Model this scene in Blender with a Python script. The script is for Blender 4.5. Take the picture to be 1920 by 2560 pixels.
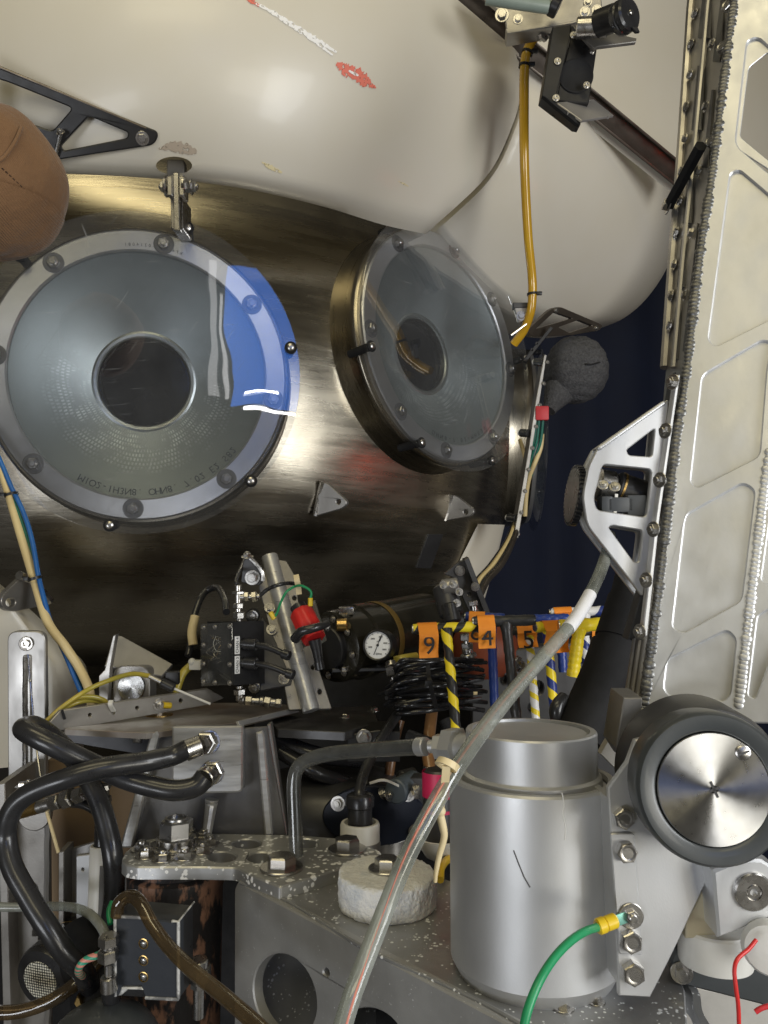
import bpy, bmesh, math, random
from mathutils import Vector, Matrix
from mathutils.geometry import tessellate_polygon

for o in list(bpy.data.objects):
    bpy.data.objects.remove(o)
SC = bpy.context.scene
COL = SC.collection
V = Vector
PI = math.pi
R = math.radians
rng = random.Random(7)

# ------------------------------------------------------------------ camera
F = 1920.0                      # focal length in photo pixels
CAM = V((0, 0, 1.5))
PITCH = R(5.5)
FW = V((0, math.cos(PITCH), math.sin(PITCH)))
UP = V((0, -math.sin(PITCH), math.cos(PITCH)))
RT = V((1, 0, 0))
cd = bpy.data.cameras.new('camera')
cd.sensor_fit = 'VERTICAL'
cd.sensor_height = 34.6
cd.sensor_width = 34.6
cd.lens = 34.6 * F / 2560
cd.clip_start = 0.02
cd.clip_end = 200
cam = bpy.data.objects.new('camera', cd)
cam.location = CAM
cam.rotation_euler = (PI / 2 + PITCH, 0, 0)
COL.objects.link(cam)
SC.camera = cam

# ------------------------------------------------------------------ light
W = bpy.data.worlds.new('World')
SC.world = W
W.use_nodes = True
W.node_tree.nodes['Background'].inputs[0].default_value = (1.0, 0.94, 0.83, 1)
W.node_tree.nodes['Background'].inputs[1].default_value = 0.055
SC.view_settings.view_transform = 'Standard'
SC.view_settings.look = 'None'
SC.view_settings.exposure = 0.0
SC.view_settings.gamma = 1.0


def area(name, loc, target, sx, sy, power, col):
    l = bpy.data.lights.new(name, 'AREA')
    l.shape = 'RECTANGLE'
    l.size, l.size_y = sx, sy
    l.energy = power
    l.color = col
    o = bpy.data.objects.new(name, l)
    o.location = loc
    d = V(target) - V(loc)
    o.rotation_euler = d.to_track_quat('-Z', 'Y').to_euler()
    COL.objects.link(o)
    return o


area('ceiling_lamp_or_fill', (-0.6, -0.3, 4.3), (0, 1.3, 1.4), 2.2, 0.8, 21, (1.0, 0.87, 0.53))
area('ceiling_lamp_or_fill', (-0.2, -3.0, 4.1), (0, 1.3, 1.5), 2.6, 0.9, 28, (1.0, 0.88, 0.55))  # added warm frontal fill, high behind the camera
area('daylight_or_fill', (1.45, -0.35, 1.6), (0.2, 0.65, 1.2), 0.55, 1.4, 25, (0.96, 0.98, 1.0))
area('daylight_or_fill', (2.3, -2.3, 1.25), (0.2, 0.9, 1.3), 1.6, 1.2, 32, (1.0, 0.95, 0.82))
area('daylight_or_fill', (-1.5, -1.5, 0.75), (-0.2, 0.9, 1.15), 1.2, 0.8, 21, (0.92, 0.95, 1.0))  # soft fill added low on the left to brighten that side
area('blue_opening', (0.94, -3.0, 2.58), (-0.35, 1.4, 1.75), 0.85, 1.05, 3.6, (0.06, 0.27, 1.0))
area('lamp_or_frame_strip', (0.74, -2.85, 2.16), (-0.3, 1.4, 1.8), 0.26, 0.022, .22, (1.0, 0.98, 0.95))
area('lamp_or_frame_strip', (0.84, -2.85, 2.03), (-0.3, 1.4, 1.8), 0.42, 0.018, .22, (1.0, 0.98, 0.95))
area('lamp_or_frame_strip', (0.38, -2.95, 2.62), (-0.35, 1.4, 1.75), 0.06, 0.95, .12, (1.0, 0.98, 0.95))  # pale door frame strip, added as a lamp so the disc reflects it
area('lamp_or_frame_strip', (0.46, -2.95, 2.50), (-0.35, 1.4, 1.75), 0.03, 0.75, .08, (1.0, 0.98, 0.95))  # second frame strip, likewise an added lamp
area('red_lamp', (1.7, 1.05, 1.38), (-0.02, 1.62, 1.75), 0.14, 0.18, 0.3, (1.0, 0.10, 0.05))


# ------------------------------------------------------------------ picture helpers
def ray(px, py):
    return FW + RT * ((px - 960) / F) + UP * ((1280 - py) / F)


def P(px, py, d):
    return CAM + ray(px, py) * d


def S(px, d):
    return px * d / F


def hit(px, py, pl):
    r = ray(px, py)
    t = (pl[0] - CAM).dot(pl[1]) / r.dot(pl[1])
    return CAM + r * t


def plane3(a, b, c):
    a, b, c = P(*a), P(*b), P(*c)
    n = (b - a).cross(c - a).normalized()
    if n.dot(CAM - a) < 0:
        n = -n
    return (a, n)


def planeN(a, n):
    n = V(n).normalized()
    a = P(*a)
    if n.dot(CAM - a) < 0:
        n = -n
    return (a, n)


def flat(d):
    return (CAM + FW * d, -FW)


def frame(axis, hint=V((0, 0, 1))):
    z = V(axis).normalized()
    if abs(z.dot(hint)) > 0.97:
        hint = V((1, 0, 0)) if abs(z.x) < .9 else V((0, 1, 0))
    x = hint.cross(z).normalized()
    y = z.cross(x)
    return x, y, z


def MAT4(o, x, y, z):
    return Matrix(((x.x, y.x, z.x, o.x), (x.y, y.y, z.y, o.y), (x.z, y.z, z.z, o.z), (0, 0, 0, 1)))


def look(o, axis, s=1.0, hint=V((0, 0, 1)), spin=0):
    x, y, z = frame(axis, hint)
    return MAT4(V(o), x, y, z) @ Matrix.Rotation(spin, 4, 'Z') @ Matrix.Scale(s, 4)


def smooth(pts, n=8, closed=False):
    """Catmull-Rom through the points"""
    pts = [V(p) for p in pts]
    if len(pts) < 3:
        return [pts[0].lerp(pts[-1], i / n) for i in range(n + 1)]
    out = []
    N = len(pts)
    rngN = N if closed else N - 1
    for i in range(rngN):
        if closed:
            p0, p1, p2, p3 = pts[(i - 1) % N], pts[i], pts[(i + 1) % N], pts[(i + 2) % N]
        else:
            p1, p2 = pts[i], pts[i + 1]
            p0 = pts[i - 1] if i else p1 * 2 - p2
            p3 = pts[i + 2] if i + 2 < N else p2 * 2 - p1
        for k in range(n):
            t = k / n
            out.append(0.5 * ((2 * p1) + (p2 - p0) * t + (2 * p0 - 5 * p1 + 4 * p2 - p3) * t * t + (3 * p1 - p0 - 3 * p2 + p3) * t ** 3))
    if not closed:
        out.append(pts[-1])
    return out


def rounded(poly, r, n=5):
    """round the corners of a 2D polygon"""
    out = []
    N = len(poly)
    for i in range(N):
        p = V(poly[i][:2]).to_2d()
        a = V(poly[i - 1][:2]).to_2d()
        b = V(poly[(i + 1) % N][:2]).to_2d()
        rr = poly[i][2] if len(poly[i]) > 2 else r
        da, db = (a - p), (b - p)
        la, lb = da.length, db.length
        k = min(rr, la * .48, lb * .48)
        if k < 1e-6:
            out.append((p.x, p.y))
            continue
        q0, q1 = p + da * (k / la), p + db * (k / lb)
        for j in range(n + 1):
            t = j / n
            q = q0 * (1 - t) ** 2 + p * 2 * t * (1 - t) + q1 * t * t
            out.append((q.x, q.y))
    return out


def ell(cx, cy, rx, ry, n=24, a0=0, tilt=0):
    out = []
    for i in range(n):
        a = a0 + 2 * PI * i / n
        x, y = rx * math.cos(a), ry * math.sin(a)
        out.append((cx + x * math.cos(tilt) - y * math.sin(tilt), cy + x * math.sin(tilt) + y * math.cos(tilt)))
    return out


# ------------------------------------------------------------------ mesh builder
class MB:
    def __init__(s):
        s.v = []
        s.f = []

    def add(s, vs, fs):
        b = len(s.v)
        s.v += [V(v) for v in vs]
        s.f += [tuple(i + b for i in f) for f in fs]
        return s

    def box(s, c, ax, h, ch=0.0):
        """oriented box; ax three unit vectors, h half sizes; ch chamfer"""
        c = V(c)
        if ch <= 0:
            vs = [c + ax[0] * (h[0] * i) + ax[1] * (h[1] * j) + ax[2] * (h[2] * k) for i in (-1, 1) for j in (-1, 1) for k in (-1, 1)]
            return s.add(vs, [(0, 1, 3, 2), (4, 6, 7, 5), (0, 4, 5, 1), (2, 3, 7, 6), (0, 2, 6, 4), (1, 5, 7, 3)])
        ch = min(ch, min(h) * .8)
        bm = bmesh.new()
        bmesh.ops.create_cube(bm, size=2)
        for v in bm.verts:
            v.co = V((v.co.x * h[0], v.co.y * h[1], v.co.z * h[2]))
        bmesh.ops.bevel(bm, geom=bm.edges[:], offset=ch, segments=2, profile=.6, affect='EDGES')
        bm.verts.index_update()
        vs = [c + ax[0] * v.co.x + ax[1] * v.co.y + ax[2] * v.co.z for v in bm.verts]
        fs = [tuple(v.index for v in f.verts) for f in bm.faces]
        bm.free()
        return s.add(vs, fs)

    def lathe(s, o, axis, prof, seg=32, hint=V((0, 0, 1)), cap0=True, cap1=True):
        """prof = [(r,h)...] along axis"""
        x, y, z = frame(axis, hint)
        o = V(o)
        vs, fs = [], []
        for r, h in prof:
            r = max(r, 1e-5)
            for i in range(seg):
                a = 2 * PI * i / seg
                vs.append(o + z * h + x * (r * math.cos(a)) + y * (r * math.sin(a)))
        for k in range(len(prof) - 1):
            for i in range(seg):
                j = (i + 1) % seg
                fs.append((k * seg + i, k * seg + j, (k + 1) * seg + j, (k + 1) * seg + i))
        if cap0:
            fs.append(tuple(range(seg))[::-1])
        if cap1:
            b = (len(prof) - 1) * seg
            fs.append(tuple(range(b, b + seg)))
        return s.add(vs, fs)

    def cyl(s, a, b, r, r2=None, seg=20, ch=0.0):
        a, b = V(a), V(b)
        r2 = r if r2 is None else r2
        L = (b - a).length
        if ch > 0:
            ch = min(ch, L * .4, r * .5)
            prof = [(r - ch, 0), (r, ch), (r2, L - ch), (r2 - ch, L)]
        else:
            prof = [(r, 0), (r2, L)]
        return s.lathe(a, b - a, prof, seg)

    def tube(s, path, r, seg=12, cap=True, rfn=None, closed=False):
        path = [V(p) for p in path]
        N = len(path)
        t0 = (path[1] - path[0]).normalized()
        x, y, z = frame(t0)
        vs, fs = [], []
        nx = x
        for i, p in enumerate(path):
            if i == 0:
                t = t0
            elif i == N - 1:
                t = (path[-1] - path[-2]).normalized()
            else:
                t = (path[i + 1] - path[i - 1]).normalized()
            nx = (nx - t * nx.dot(t)).normalized()
            ny = t.cross(nx)
            rr = rfn(i / (N - 1)) if rfn else r
            for k in range(seg):
                a = 2 * PI * k / seg
                vs.append(p + nx * (rr * math.cos(a)) + ny * (rr * math.sin(a)))
        for i in range(N - 1):
            for k in range(seg):
                j = (k + 1) % seg
                fs.append((i * seg + k, i * seg + j, (i + 1) * seg + j, (i + 1) * seg + k))
        if closed:
            for k in range(seg):
                j = (k + 1) % seg
                fs.append(((N - 1) * seg + k, (N - 1) * seg + j, j, k))
        elif cap:
            fs.append(tuple(range(seg))[::-1])
            fs.append(tuple(range((N - 1) * seg, N * seg)))
        return s.add(vs, fs)

    def strip(s, path, across, w, t):
        """flat band along a path; across = vector fn or fixed vector, w width, t thickness"""
        path = [V(p) for p in path]
        vs, fs = [], []
        N = len(path)
        for i, p in enumerate(path):
            tg = (path[min(i + 1, N - 1)] - path[max(i - 1, 0)]).normalized()
            a = across(i) if callable(across) else across
            a = (a - tg * a.dot(tg)).normalized()
            n = tg.cross(a)
            for (i1, j1) in ((-1, -1), (1, -1), (1, 1), (-1, 1)):
                vs.append(p + a * (i1 * w / 2) + n * (j1 * t / 2))
        for i in range(N - 1):
            for k in range(4):
                j = (k + 1) % 4
                fs.append((i * 4 + k, i * 4 + j, (i + 1) * 4 + j, (i + 1) * 4 + k))
        fs.append((3, 2, 1, 0))
        fs.append(tuple(range((N - 1) * 4, N * 4)))
        return s.add(vs, fs)

    def ball(s, c, r, seg=16, ring=10, sc=(1, 1, 1), ax=None):
        ax = ax or (V((1, 0, 0)), V((0, 1, 0)), V((0, 0, 1)))
        c = V(c)
        vs, fs = [], []
        for i in range(ring + 1):
            th = PI * i / ring
            rr = max(math.sin(th), 1e-4)
            for k in range(seg):
                a = 2 * PI * k / seg
                vs.append(c + ax[0] * (r * sc[0] * rr * math.cos(a)) + ax[1] * (r * sc[1] * rr * math.sin(a)) + ax[2] * (r * sc[2] * math.cos(th)))
        for i in range(ring):
            for k in range(seg):
                j = (k + 1) % seg
                fs.append((i * seg + k, (i + 1) * seg + k, (i + 1) * seg + j, i * seg + j))
        return s.add(vs, fs)

    def slab(s, outer, holes, n, th, ch=0.0):
        """outer / holes: lists of 3D points on one plane; n faces the viewer; th thickness away from n"""
        n = V(n).normalized()
        x, y, z = frame(n)
        o0 = V(outer[0])

        def ccw(pts, want):
            q = [((p - o0).dot(x), (p - o0).dot(y)) for p in pts]
            ar = sum(q[i][0] * q[(i + 1) % len(q)][1] - q[(i + 1) % len(q)][0] * q[i][1] for i in range(len(q)))
            return pts if (ar > 0) == want else pts[::-1]
        loops = [ccw([V(p) for p in outer], True)] + [ccw([V(p) for p in h], False) for h in holes]
        front = []
        for lp in loops:
            if ch <= 0:
                front.append(lp)
                continue
            N = len(lp)
            new = []
            for i in range(N):
                e0 = (lp[i] - lp[i - 1])
                e1 = (lp[(i + 1) % N] - lp[i])
                n0 = n.cross(e0).normalized() if e0.length > 1e-7 else n.cross(e1).normalized()
                n1 = n.cross(e1).normalized() if e1.length > 1e-7 else n0
                m = (n0 + n1)
                m = m / max(m.length_squared / 2, .4) if m.length > 1e-6 else n0
                new.append(lp[i] + m * ch)
            front.append(new)
        nv = [len(l) for l in loops]
        base = [sum(nv[:i]) for i in range(len(nv))]
        T = sum(nv)
        A = [p for l in front for p in l]                       # front cap
        Bv = [p - n * ch for l in loops for p in l] if ch > 0 else None
        C = [p - n * th for l in loops for p in l]
        tris = tessellate_polygon([[V(((p - o0).dot(x), (p - o0).dot(y), 0)) for p in l] for l in loops])
        vs = A + (Bv or []) + C
        cb = 2 * T if Bv else T
        fs = []
        for t in tris:
            a, b, c = (A[i] for i in t)
            if (b - a).cross(c - a).dot(n) < 0:
                t = t[::-1]
            fs.append(tuple(t))
            fs.append(tuple(i + cb for i in t[::-1]))
        for li, l in enumerate(loops):
            N = nv[li]
            for i in range(N):
                j = (i + 1) % N
                a, b = base[li] + i, base[li] + j
                if Bv:
                    fs.append((a, a + T, b + T, b))
                    fs.append((a + T, a + cb, b + cb, b + T))
                else:
                    fs.append((a, a + cb, b + cb, b))
        return s.add(vs, fs)

    def plate(s, outer, pl, th, holes=(), ch=0.001):
        return s.slab([hit(x, y, pl) for x, y in outer], [[hit(x, y, pl) for x, y in h] for h in holes], pl[1], th, ch)


def mesh_of(mb, name, angle=35, M=None):
    me = bpy.data.meshes.new(name)
    vs = [M @ v for v in mb.v] if M else mb.v
    me.from_pydata([tuple(v) for v in vs], [], mb.f)
    me.validate()
    bm = bmesh.new()
    bm.from_mesh(me)
    bmesh.ops.remove_doubles(bm, verts=bm.verts, dist=1e-6)
    bmesh.ops.recalc_face_normals(bm, faces=bm.faces)
    bm.to_mesh(me)
    bm.free()
    me.polygons.foreach_set('use_smooth', [True] * len(me.polygons))
    me.set_sharp_from_angle(angle=R(angle))
    me.update()
    return me


ROOTM = {}


def tag(o, label, cat, group=None):
    o['label'] = label
    o['category'] = cat
    if group:
        o['group'] = group
    return o


def thing(name, label, cat, loc, group=None, M=None):
    o = bpy.data.objects.new(name, None)
    o.empty_display_size = .05
    COL.objects.link(o)
    m = M if M is not None else Matrix.Translation(V(loc))
    o.matrix_world = m
    ROOTM[o.name] = m.copy()
    return tag(o, label, cat, group)


def part(mb, name, mat, parent, angle=35, label=None, local=False):
    """mesh in world coordinates (or in the thing's own frame if local)"""
    Mi = None if local else ROOTM[parent.name].inverted()
    me = mesh_of(mb, name, angle, Mi)
    o = bpy.data.objects.new(name, me)
    me.materials.append(mat)
    COL.objects.link(o)
    o.parent = parent
    ROOTM[o.name] = ROOTM[parent.name]
    if label:
        o['label'] = label
    return o


def fpart(mb, name, mat, parent, M, angle=35, label=None):
    """part with a frame of its own: mesh given in frame M (world matrix)"""
    me = mesh_of(mb, name, angle)
    o = bpy.data.objects.new(name, me)
    me.materials.append(mat)
    COL.objects.link(o)
    o.parent = parent
    o.matrix_local = ROOTM[parent.name].inverted() @ M
    ROOTM[o.name] = M.copy()
    if label:
        o['label'] = label
    return o


def single(mb, name, mat, label, cat, group=None, angle=35, kind=None, M=None):
    if M is None:
        c = sum((v for v in mb.v), V((0, 0, 0))) / len(mb.v)
        c.z = min(v.z for v in mb.v)
        M = Matrix.Translation(c)
    me = mesh_of(mb, name, angle, M.inverted())
    o = bpy.data.objects.new(name, me)
    me.materials.append(mat)
    COL.objects.link(o)
    o.matrix_world = M
    ROOTM[o.name] = M.copy()
    if label:
        tag(o, label, cat, group)
    if kind:
        o['kind'] = kind
    return o


def inst(me, name, M, parent):
    o = bpy.data.objects.new(name, me)
    COL.objects.link(o)
    o.parent = parent
    o.matrix_local = ROOTM[parent.name].inverted() @ M
    ROOTM[o.name] = M.copy()
    return o


def cut(o, mb):
    """boolean away the cutter (world coordinates)"""
    me = mesh_of(mb, 'cutter', 35, ROOTM[o.name].inverted())
    c = bpy.data.objects.new('cutter', me)
    COL.objects.link(c)
    c.matrix_world = ROOTM[o.name]
    bpy.context.view_layer.update()
    md = o.modifiers.new('cut', 'BOOLEAN')
    md.object = c
    md.operation = 'DIFFERENCE'
    md.solver = 'EXACT'
    dg = bpy.context.evaluated_depsgraph_get()
    new = bpy.data.meshes.new_from_object(o.evaluated_get(dg))
    o.modifiers.clear()
    o.data = new
    bpy.data.objects.remove(c)
    new.polygons.foreach_set('use_smooth', [True] * len(new.polygons))
    new.set_sharp_from_angle(angle=R(35))
    return o


# ------------------------------------------------------------------ materials
def nt(name):
    m = bpy.data.materials.new(name)
    m.use_nodes = True
    t = m.node_tree
    return m, t, t.nodes['Principled BSDF'], t.nodes, t.links


def c4(c):
    return (c[0], c[1], c[2], 1)


def mk(name, col, metal=0.0, rough=0.5, col2=None, nscale=20, stretch=(1, 1, 1), rvar=0.0, bump=0.0, bscale=300, bdist=.001,
       coat=0.0, speck=None, scr=None, spec=.5, alpha=None, aniso=0, radial=False, dust=0.0, contrast=(.35, .65), sheen=0):
    m, t, b, N, L = nt(name)
    b.inputs['Metallic'].default_value = metal
    b.inputs['Roughness'].default_value = rough
    b.inputs['Specular IOR Level'].default_value = spec
    b.inputs['Coat Weight'].default_value = coat
    b.inputs['Coat Roughness'].default_value = .08
    if sheen:
        b.inputs['Sheen Weight'].default_value = sheen
    tc = N.new('ShaderNodeTexCoord')
    mp = N.new('ShaderNodeMapping')
    mp.inputs['Scale'].default_value = stretch
    L.new(tc.outputs['Object'], mp.inputs['Vector'])
    no = N.new('ShaderNodeTexNoise')
    no.inputs['Scale'].default_value = nscale
    no.inputs['Detail'].default_value = 6
    no.inputs['Roughness'].default_value = .6
    L.new(mp.outputs[0], no.inputs['Vector'])
    cr = N.new('ShaderNodeMapRange')
    cr.inputs[1].default_value, cr.inputs[2].default_value = contrast
    L.new(no.outputs['Fac'], cr.inputs[0])
    mx = N.new('ShaderNodeMix')
    mx.data_type = 'RGBA'
    mx.inputs[6].default_value = c4(col)
    mx.inputs[7].default_value = c4(col2 if col2 else tuple(x * .82 for x in col))
    L.new(cr.outputs[0], mx.inputs[0])
    last = mx.outputs[2]
    if speck:                                     # (colour, scale, radius)
        sc_, ss, sr = speck
        vo = N.new('ShaderNodeTexVoronoi')
        vo.inputs['Scale'].default_value = ss
        L.new(tc.outputs['Object'], vo.inputs['Vector'])
        n2 = N.new('ShaderNodeTexNoise')
        n2.inputs['Scale'].default_value = ss * .35
        L.new(tc.outputs['Object'], n2.inputs['Vector'])
        th = N.new('ShaderNodeMath')
        th.operation = 'MULTIPLY_ADD'
        th.inputs[1].default_value = sr * 4.2
        th.inputs[2].default_value = -sr * 1.62
        L.new(n2.outputs['Fac'], th.inputs[0])
        lt = N.new('ShaderNodeMath')
        lt.operation = 'LESS_THAN'
        L.new(vo.outputs['Distance'], lt.inputs[0])
        L.new(th.outputs[0], lt.inputs[1])
        m2 = N.new('ShaderNodeMix')
        m2.data_type = 'RGBA'
        L.new(lt.outputs[0], m2.inputs[0])
        L.new(last, m2.inputs[6])
        m2.inputs[7].default_value = c4(sc_)
        last = m2.outputs[2]
        mm = N.new('ShaderNodeMath')
        mm.operation = 'MULTIPLY_ADD'
        mm.inputs[1].default_value = -metal
        mm.inputs[2].default_value = metal
        L.new(lt.outputs[0], mm.inputs[0])
        L.new(mm.outputs[0], b.inputs['Metallic'])
    L.new(last, b.inputs['Base Color'])
    if rvar:
        r2 = N.new('ShaderNodeMapRange')
        r2.inputs[3].default_value = max(rough - rvar, .02)
        r2.inputs[4].default_value = min(rough + rvar, 1)
        n3 = N.new('ShaderNodeTexNoise')
        n3.inputs['Scale'].default_value = nscale * 2.3
        n3.inputs['Detail'].default_value = 8
        L.new(mp.outputs[0], n3.inputs['Vector'])
        r2.inputs[1].default_value, r2.inputs[2].default_value = .3, .7
        L.new(n3.outputs['Fac'], r2.inputs[0])
        L.new(r2.outputs[0], b.inputs['Roughness'])
    if bump:
        n4 = N.new('ShaderNodeTexNoise')
        n4.inputs['Scale'].default_value = bscale
        n4.inputs['Detail'].default_value = 4
        L.new(mp.outputs[0], n4.inputs['Vector'])
        bp = N.new('ShaderNodeBump')
        bp.inputs['Strength'].default_value = bump
        bp.inputs['Distance'].default_value = bdist
        L.new(n4.outputs['Fac'], bp.inputs['Height'])
        L.new(bp.outputs[0], b.inputs['Normal'])
    if aniso:
        b.inputs['Anisotropic'].default_value = aniso
        if radial:
            tg = N.new('ShaderNodeTangent')
            tg.direction_type = 'RADIAL'
            tg.axis = 'Z'
            L.new(tg.outputs[0], b.inputs['Tangent'])
    return m


def clear(name, tint=(1, 1, 1), gloss=.10, rough=.02, haze=0.0, hazecol=(.8, .82, .82), scratch=False):
    """clear sheet: straight-through transparency with Fresnel reflection and a little surface haze"""
    m, t, b, N, L = nt(name)
    out = N['Material Output']
    N.remove(b)
    tr = N.new('ShaderNodeBsdfTransparent')
    tr.inputs[0].default_value = c4(tint)
    gl = N.new('ShaderNodeBsdfGlossy')
    gl.inputs['Roughness'].default_value = rough
    gl.inputs['Color'].default_value = (1, 1, 1, 1)
    if scratch:
        tw = N.new('ShaderNodeTexCoord')
        nw = N.new('ShaderNodeTexNoise')
        nw.inputs['Scale'].default_value = 8
        nw.inputs['Detail'].default_value = 1.2
        L.new(tw.outputs['Object'], nw.inputs['Vector'])
        bw = N.new('ShaderNodeBump')
        bw.inputs['Strength'].default_value = .5
        bw.inputs['Distance'].default_value = .0016
        L.new(nw.outputs['Fac'], bw.inputs['Height'])
        L.new(bw.outputs[0], gl.inputs['Normal'])
    lw = N.new('ShaderNodeLayerWeight')
    lw.inputs[0].default_value = .5
    pw = N.new('ShaderNodeMath')
    pw.operation = 'POWER'
    pw.inputs[1].default_value = 4.5
    L.new(lw.outputs['Facing'], pw.inputs[0])
    ad = N.new('ShaderNodeMath')
    ad.operation = 'MULTIPLY_ADD'
    ad.use_clamp = True
    ad.inputs[1].default_value = .9
    ad.inputs[2].default_value = .04 + gloss
    L.new(pw.outputs[0], ad.inputs[0])
    mx = N.new('ShaderNodeMixShader')
    L.new(ad.outputs[0], mx.inputs[0])
    L.new(tr.outputs[0], mx.inputs[1])
    L.new(gl.outputs[0], mx.inputs[2])
    last = mx
    if haze or scratch:
        df = N.new('ShaderNodeBsdfDiffuse')
        df.inputs[0].default_value = c4(hazecol)
        m2 = N.new('ShaderNodeMixShader')
        tc = N.new('ShaderNodeTexCoord')
        no = N.new('ShaderNodeTexNoise')
        no.inputs['Scale'].default_value = 9
        no.inputs['Detail'].default_value = 9
        no.inputs['Roughness'].default_value = .7
        L.new(tc.outputs['Object'], no.inputs['Vector'])
        mr = N.new('ShaderNodeMapRange')
        mr.inputs[1].default_value, mr.inputs[2].default_value = .35, .75
        mr.inputs[3].default_value, mr.inputs[4].default_value = haze * .3, haze * 1.5
        L.new(no.outputs['Fac'], mr.inputs[0])
        fac = mr.outputs[0]
        if scratch:
            for sc_, rot in ((70, .4), (95, 1.7), (60, 2.6)):
                mp = N.new('ShaderNodeMapping')
                mp.vector_type = 'TEXTURE'
                mp.inputs['Rotation'].default_value = (0, 0, rot)
                mp.inputs['Scale'].default_value = (1, 30, 1)
                L.new(tc.outputs['Object'], mp.inputs[0])
                n5 = N.new('ShaderNodeTexNoise')
                n5.inputs['Scale'].default_value = sc_ * 3
                n5.inputs['Detail'].default_value = 2
                L.new(mp.outputs[0], n5.inputs['Vector'])
                m5 = N.new('ShaderNodeMapRange')
                m5.inputs[1].default_value, m5.inputs[2].default_value = .72, .82
                m5.inputs[4].default_value = .22
                L.new(n5.outputs['Fac'], m5.inputs[0])
                a5 = N.new('ShaderNodeMath')
                a5.operation = 'MAXIMUM'
                L.new(fac, a5.inputs[0])
                L.new(m5.outputs[0], a5.inputs[1])
                fac = a5.outputs[0]
        L.new(fac, m2.inputs[0])
        L.new(mx.outputs[0], m2.inputs[1])
        L.new(df.outputs[0], m2.inputs[2])
        last = m2
    L.new(last.outputs[0], out.inputs[0])
    return m


m_white = mk('white_gelcoat', (.73, .69, .60), 0, .36, (.69, .64, .52), 1.6, coat=.12, rvar=.06, bump=.03, bscale=6, bdist=.004)  # yellower second colour paints in patches of warm reflected light
m_whitep = mk('white_plastic', (.74, .73, .69), 0, .4, (.66, .65, .60), 14, bump=.1, bscale=200)
m_alu = mk('bead_blasted_aluminium', (.60, .605, .61), .7, .47, (.49, .495, .50), 5, (1, 1, .5), rvar=.10, bump=.12, bscale=900, bdist=.0004)
m_aluarm = mk('welded_aluminium', (.66, .665, .665), .6, .44, (.57, .575, .575), 18, (1, 1, .6), rvar=.10, bump=.18, bscale=160, bdist=.0006)
m_mill = mk('milled_aluminium', (.64, .64, .63), .7, .36, (.52, .52, .51), 10, (1, 1, 12), rvar=.10, bump=.12, bscale=120, bdist=.0003)
m_steel = mk('stainless_steel', (.56, .545, .52), 1, .28, (.46, .445, .42), 40, rvar=.08, bump=.05, bscale=500)
m_steeld = mk('worn_steel_plate', (.44, .43, .41), .7, .40, (.30, .29, .28), 11, (1, 1, .4), rvar=.12, bump=.15, bscale=220, bdist=.0006)
m_rust = mk('steel_plate_with_rust_bloom', (.38, .365, .34), .5, .42, (.20, .15, .12), 8, rvar=.14, bump=.12, bscale=200, bdist=.0005)
m_dark = mk('dark_grey_plate', (.085, .085, .088), .6, .42, (.06, .06, .062), 12, rvar=.08, bump=.08, bscale=400)
m_black = mk('black_anodised', (.022, .022, .024), .3, .35, (.035, .034, .033), 20, rvar=.08, bump=.06, bscale=500)
m_rubber = mk('black_rubber', (.018, .018, .019), 0, .30, (.028, .028, .03), 30, rvar=.06, bump=.04, bscale=300, coat=.25)
m_matt = mk('matt_black', (.012, .012, .013), 0, .75, (.02, .02, .021), 30, spec=.25, bump=.15, bscale=300)
m_yhose = mk('yellow_plastic_hose', (.58, .34, .02), 0, .22, (.50, .28, .015), 8, coat=.5)
m_ycab = mk('yellow_green_cable', (.50, .38, .05), 0, .3, (.40, .36, .06), 20, coat=.3)
m_beige = mk('beige_cable', (.72, .58, .30), 0, .42, (.64, .50, .25), 10, bump=.08, bscale=300)
m_blue = mk('blue_cable', (.02, .14, .42), 0, .35, (.015, .10, .34), 20)
m_green = mk('green_wire', (.02, .30, .12), 0, .38, (.015, .24, .09), 20)
m_teal = mk('dark_green_wire', (.01, .16, .11), 0, .4, (.01, .11, .08), 20)
m_red = mk('red_plastic', (.62, .025, .02), 0, .38, (.50, .02, .02), 20, bump=.08, bscale=200)
m_redtape = mk('red_tape', (.55, .02, .03), 0, .5, (.42, .015, .02), 30, bump=.3, bscale=120)
m_crimp = mk('yellow_crimp', (.78, .56, .02), 0, .35, (.70, .48, .02), 30)
m_orange = mk('orange_paper_tape', (.88, .30, .02), 0, .62, (.78, .24, .015), 26, bump=.35, bscale=90, bdist=.002)
m_ytape = mk('yellow_vinyl_tape', (.80, .62, .02), 0, .4, (.70, .52, .02), 30, bump=.4, bscale=110, bdist=.002)
m_btape = mk('black_vinyl_tape', (.02, .02, .02), 0, .35, (.035, .035, .035), 30, bump=.4, bscale=110, bdist=.002)
m_bluetape = mk('blue_vinyl_tape', (.02, .05, .26), 0, .35, (.015, .04, .20), 30, bump=.4, bscale=110, bdist=.002)
m_wtape = mk('white_vinyl_tape', (.75, .75, .76), 0, .4, (.66, .66, .68), 30, bump=.4, bscale=110, bdist=.002)
m_label = mk('white_label', (.82, .82, .80), 0, .5, (.78, .78, .76), 20)
m_ink = mk('black_ink', (.01, .01, .012), 0, .6)
m_cream = mk('cream_rubber_band', (.72, .60, .36), 0, .5, (.62, .50, .28), 30, bump=.2, bscale=150)
m_foam = mk('grey_foam', (.10, .10, .105), 0, .95, (.045, .045, .048), 160, bump=1.0, bscale=260, bdist=.004, contrast=(.3, .7))
m_brown = mk('brown_rail', (.17, .145, .12), .8, .36, (.12, .10, .085), 14, rvar=.1, bump=.06, bscale=300)
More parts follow.
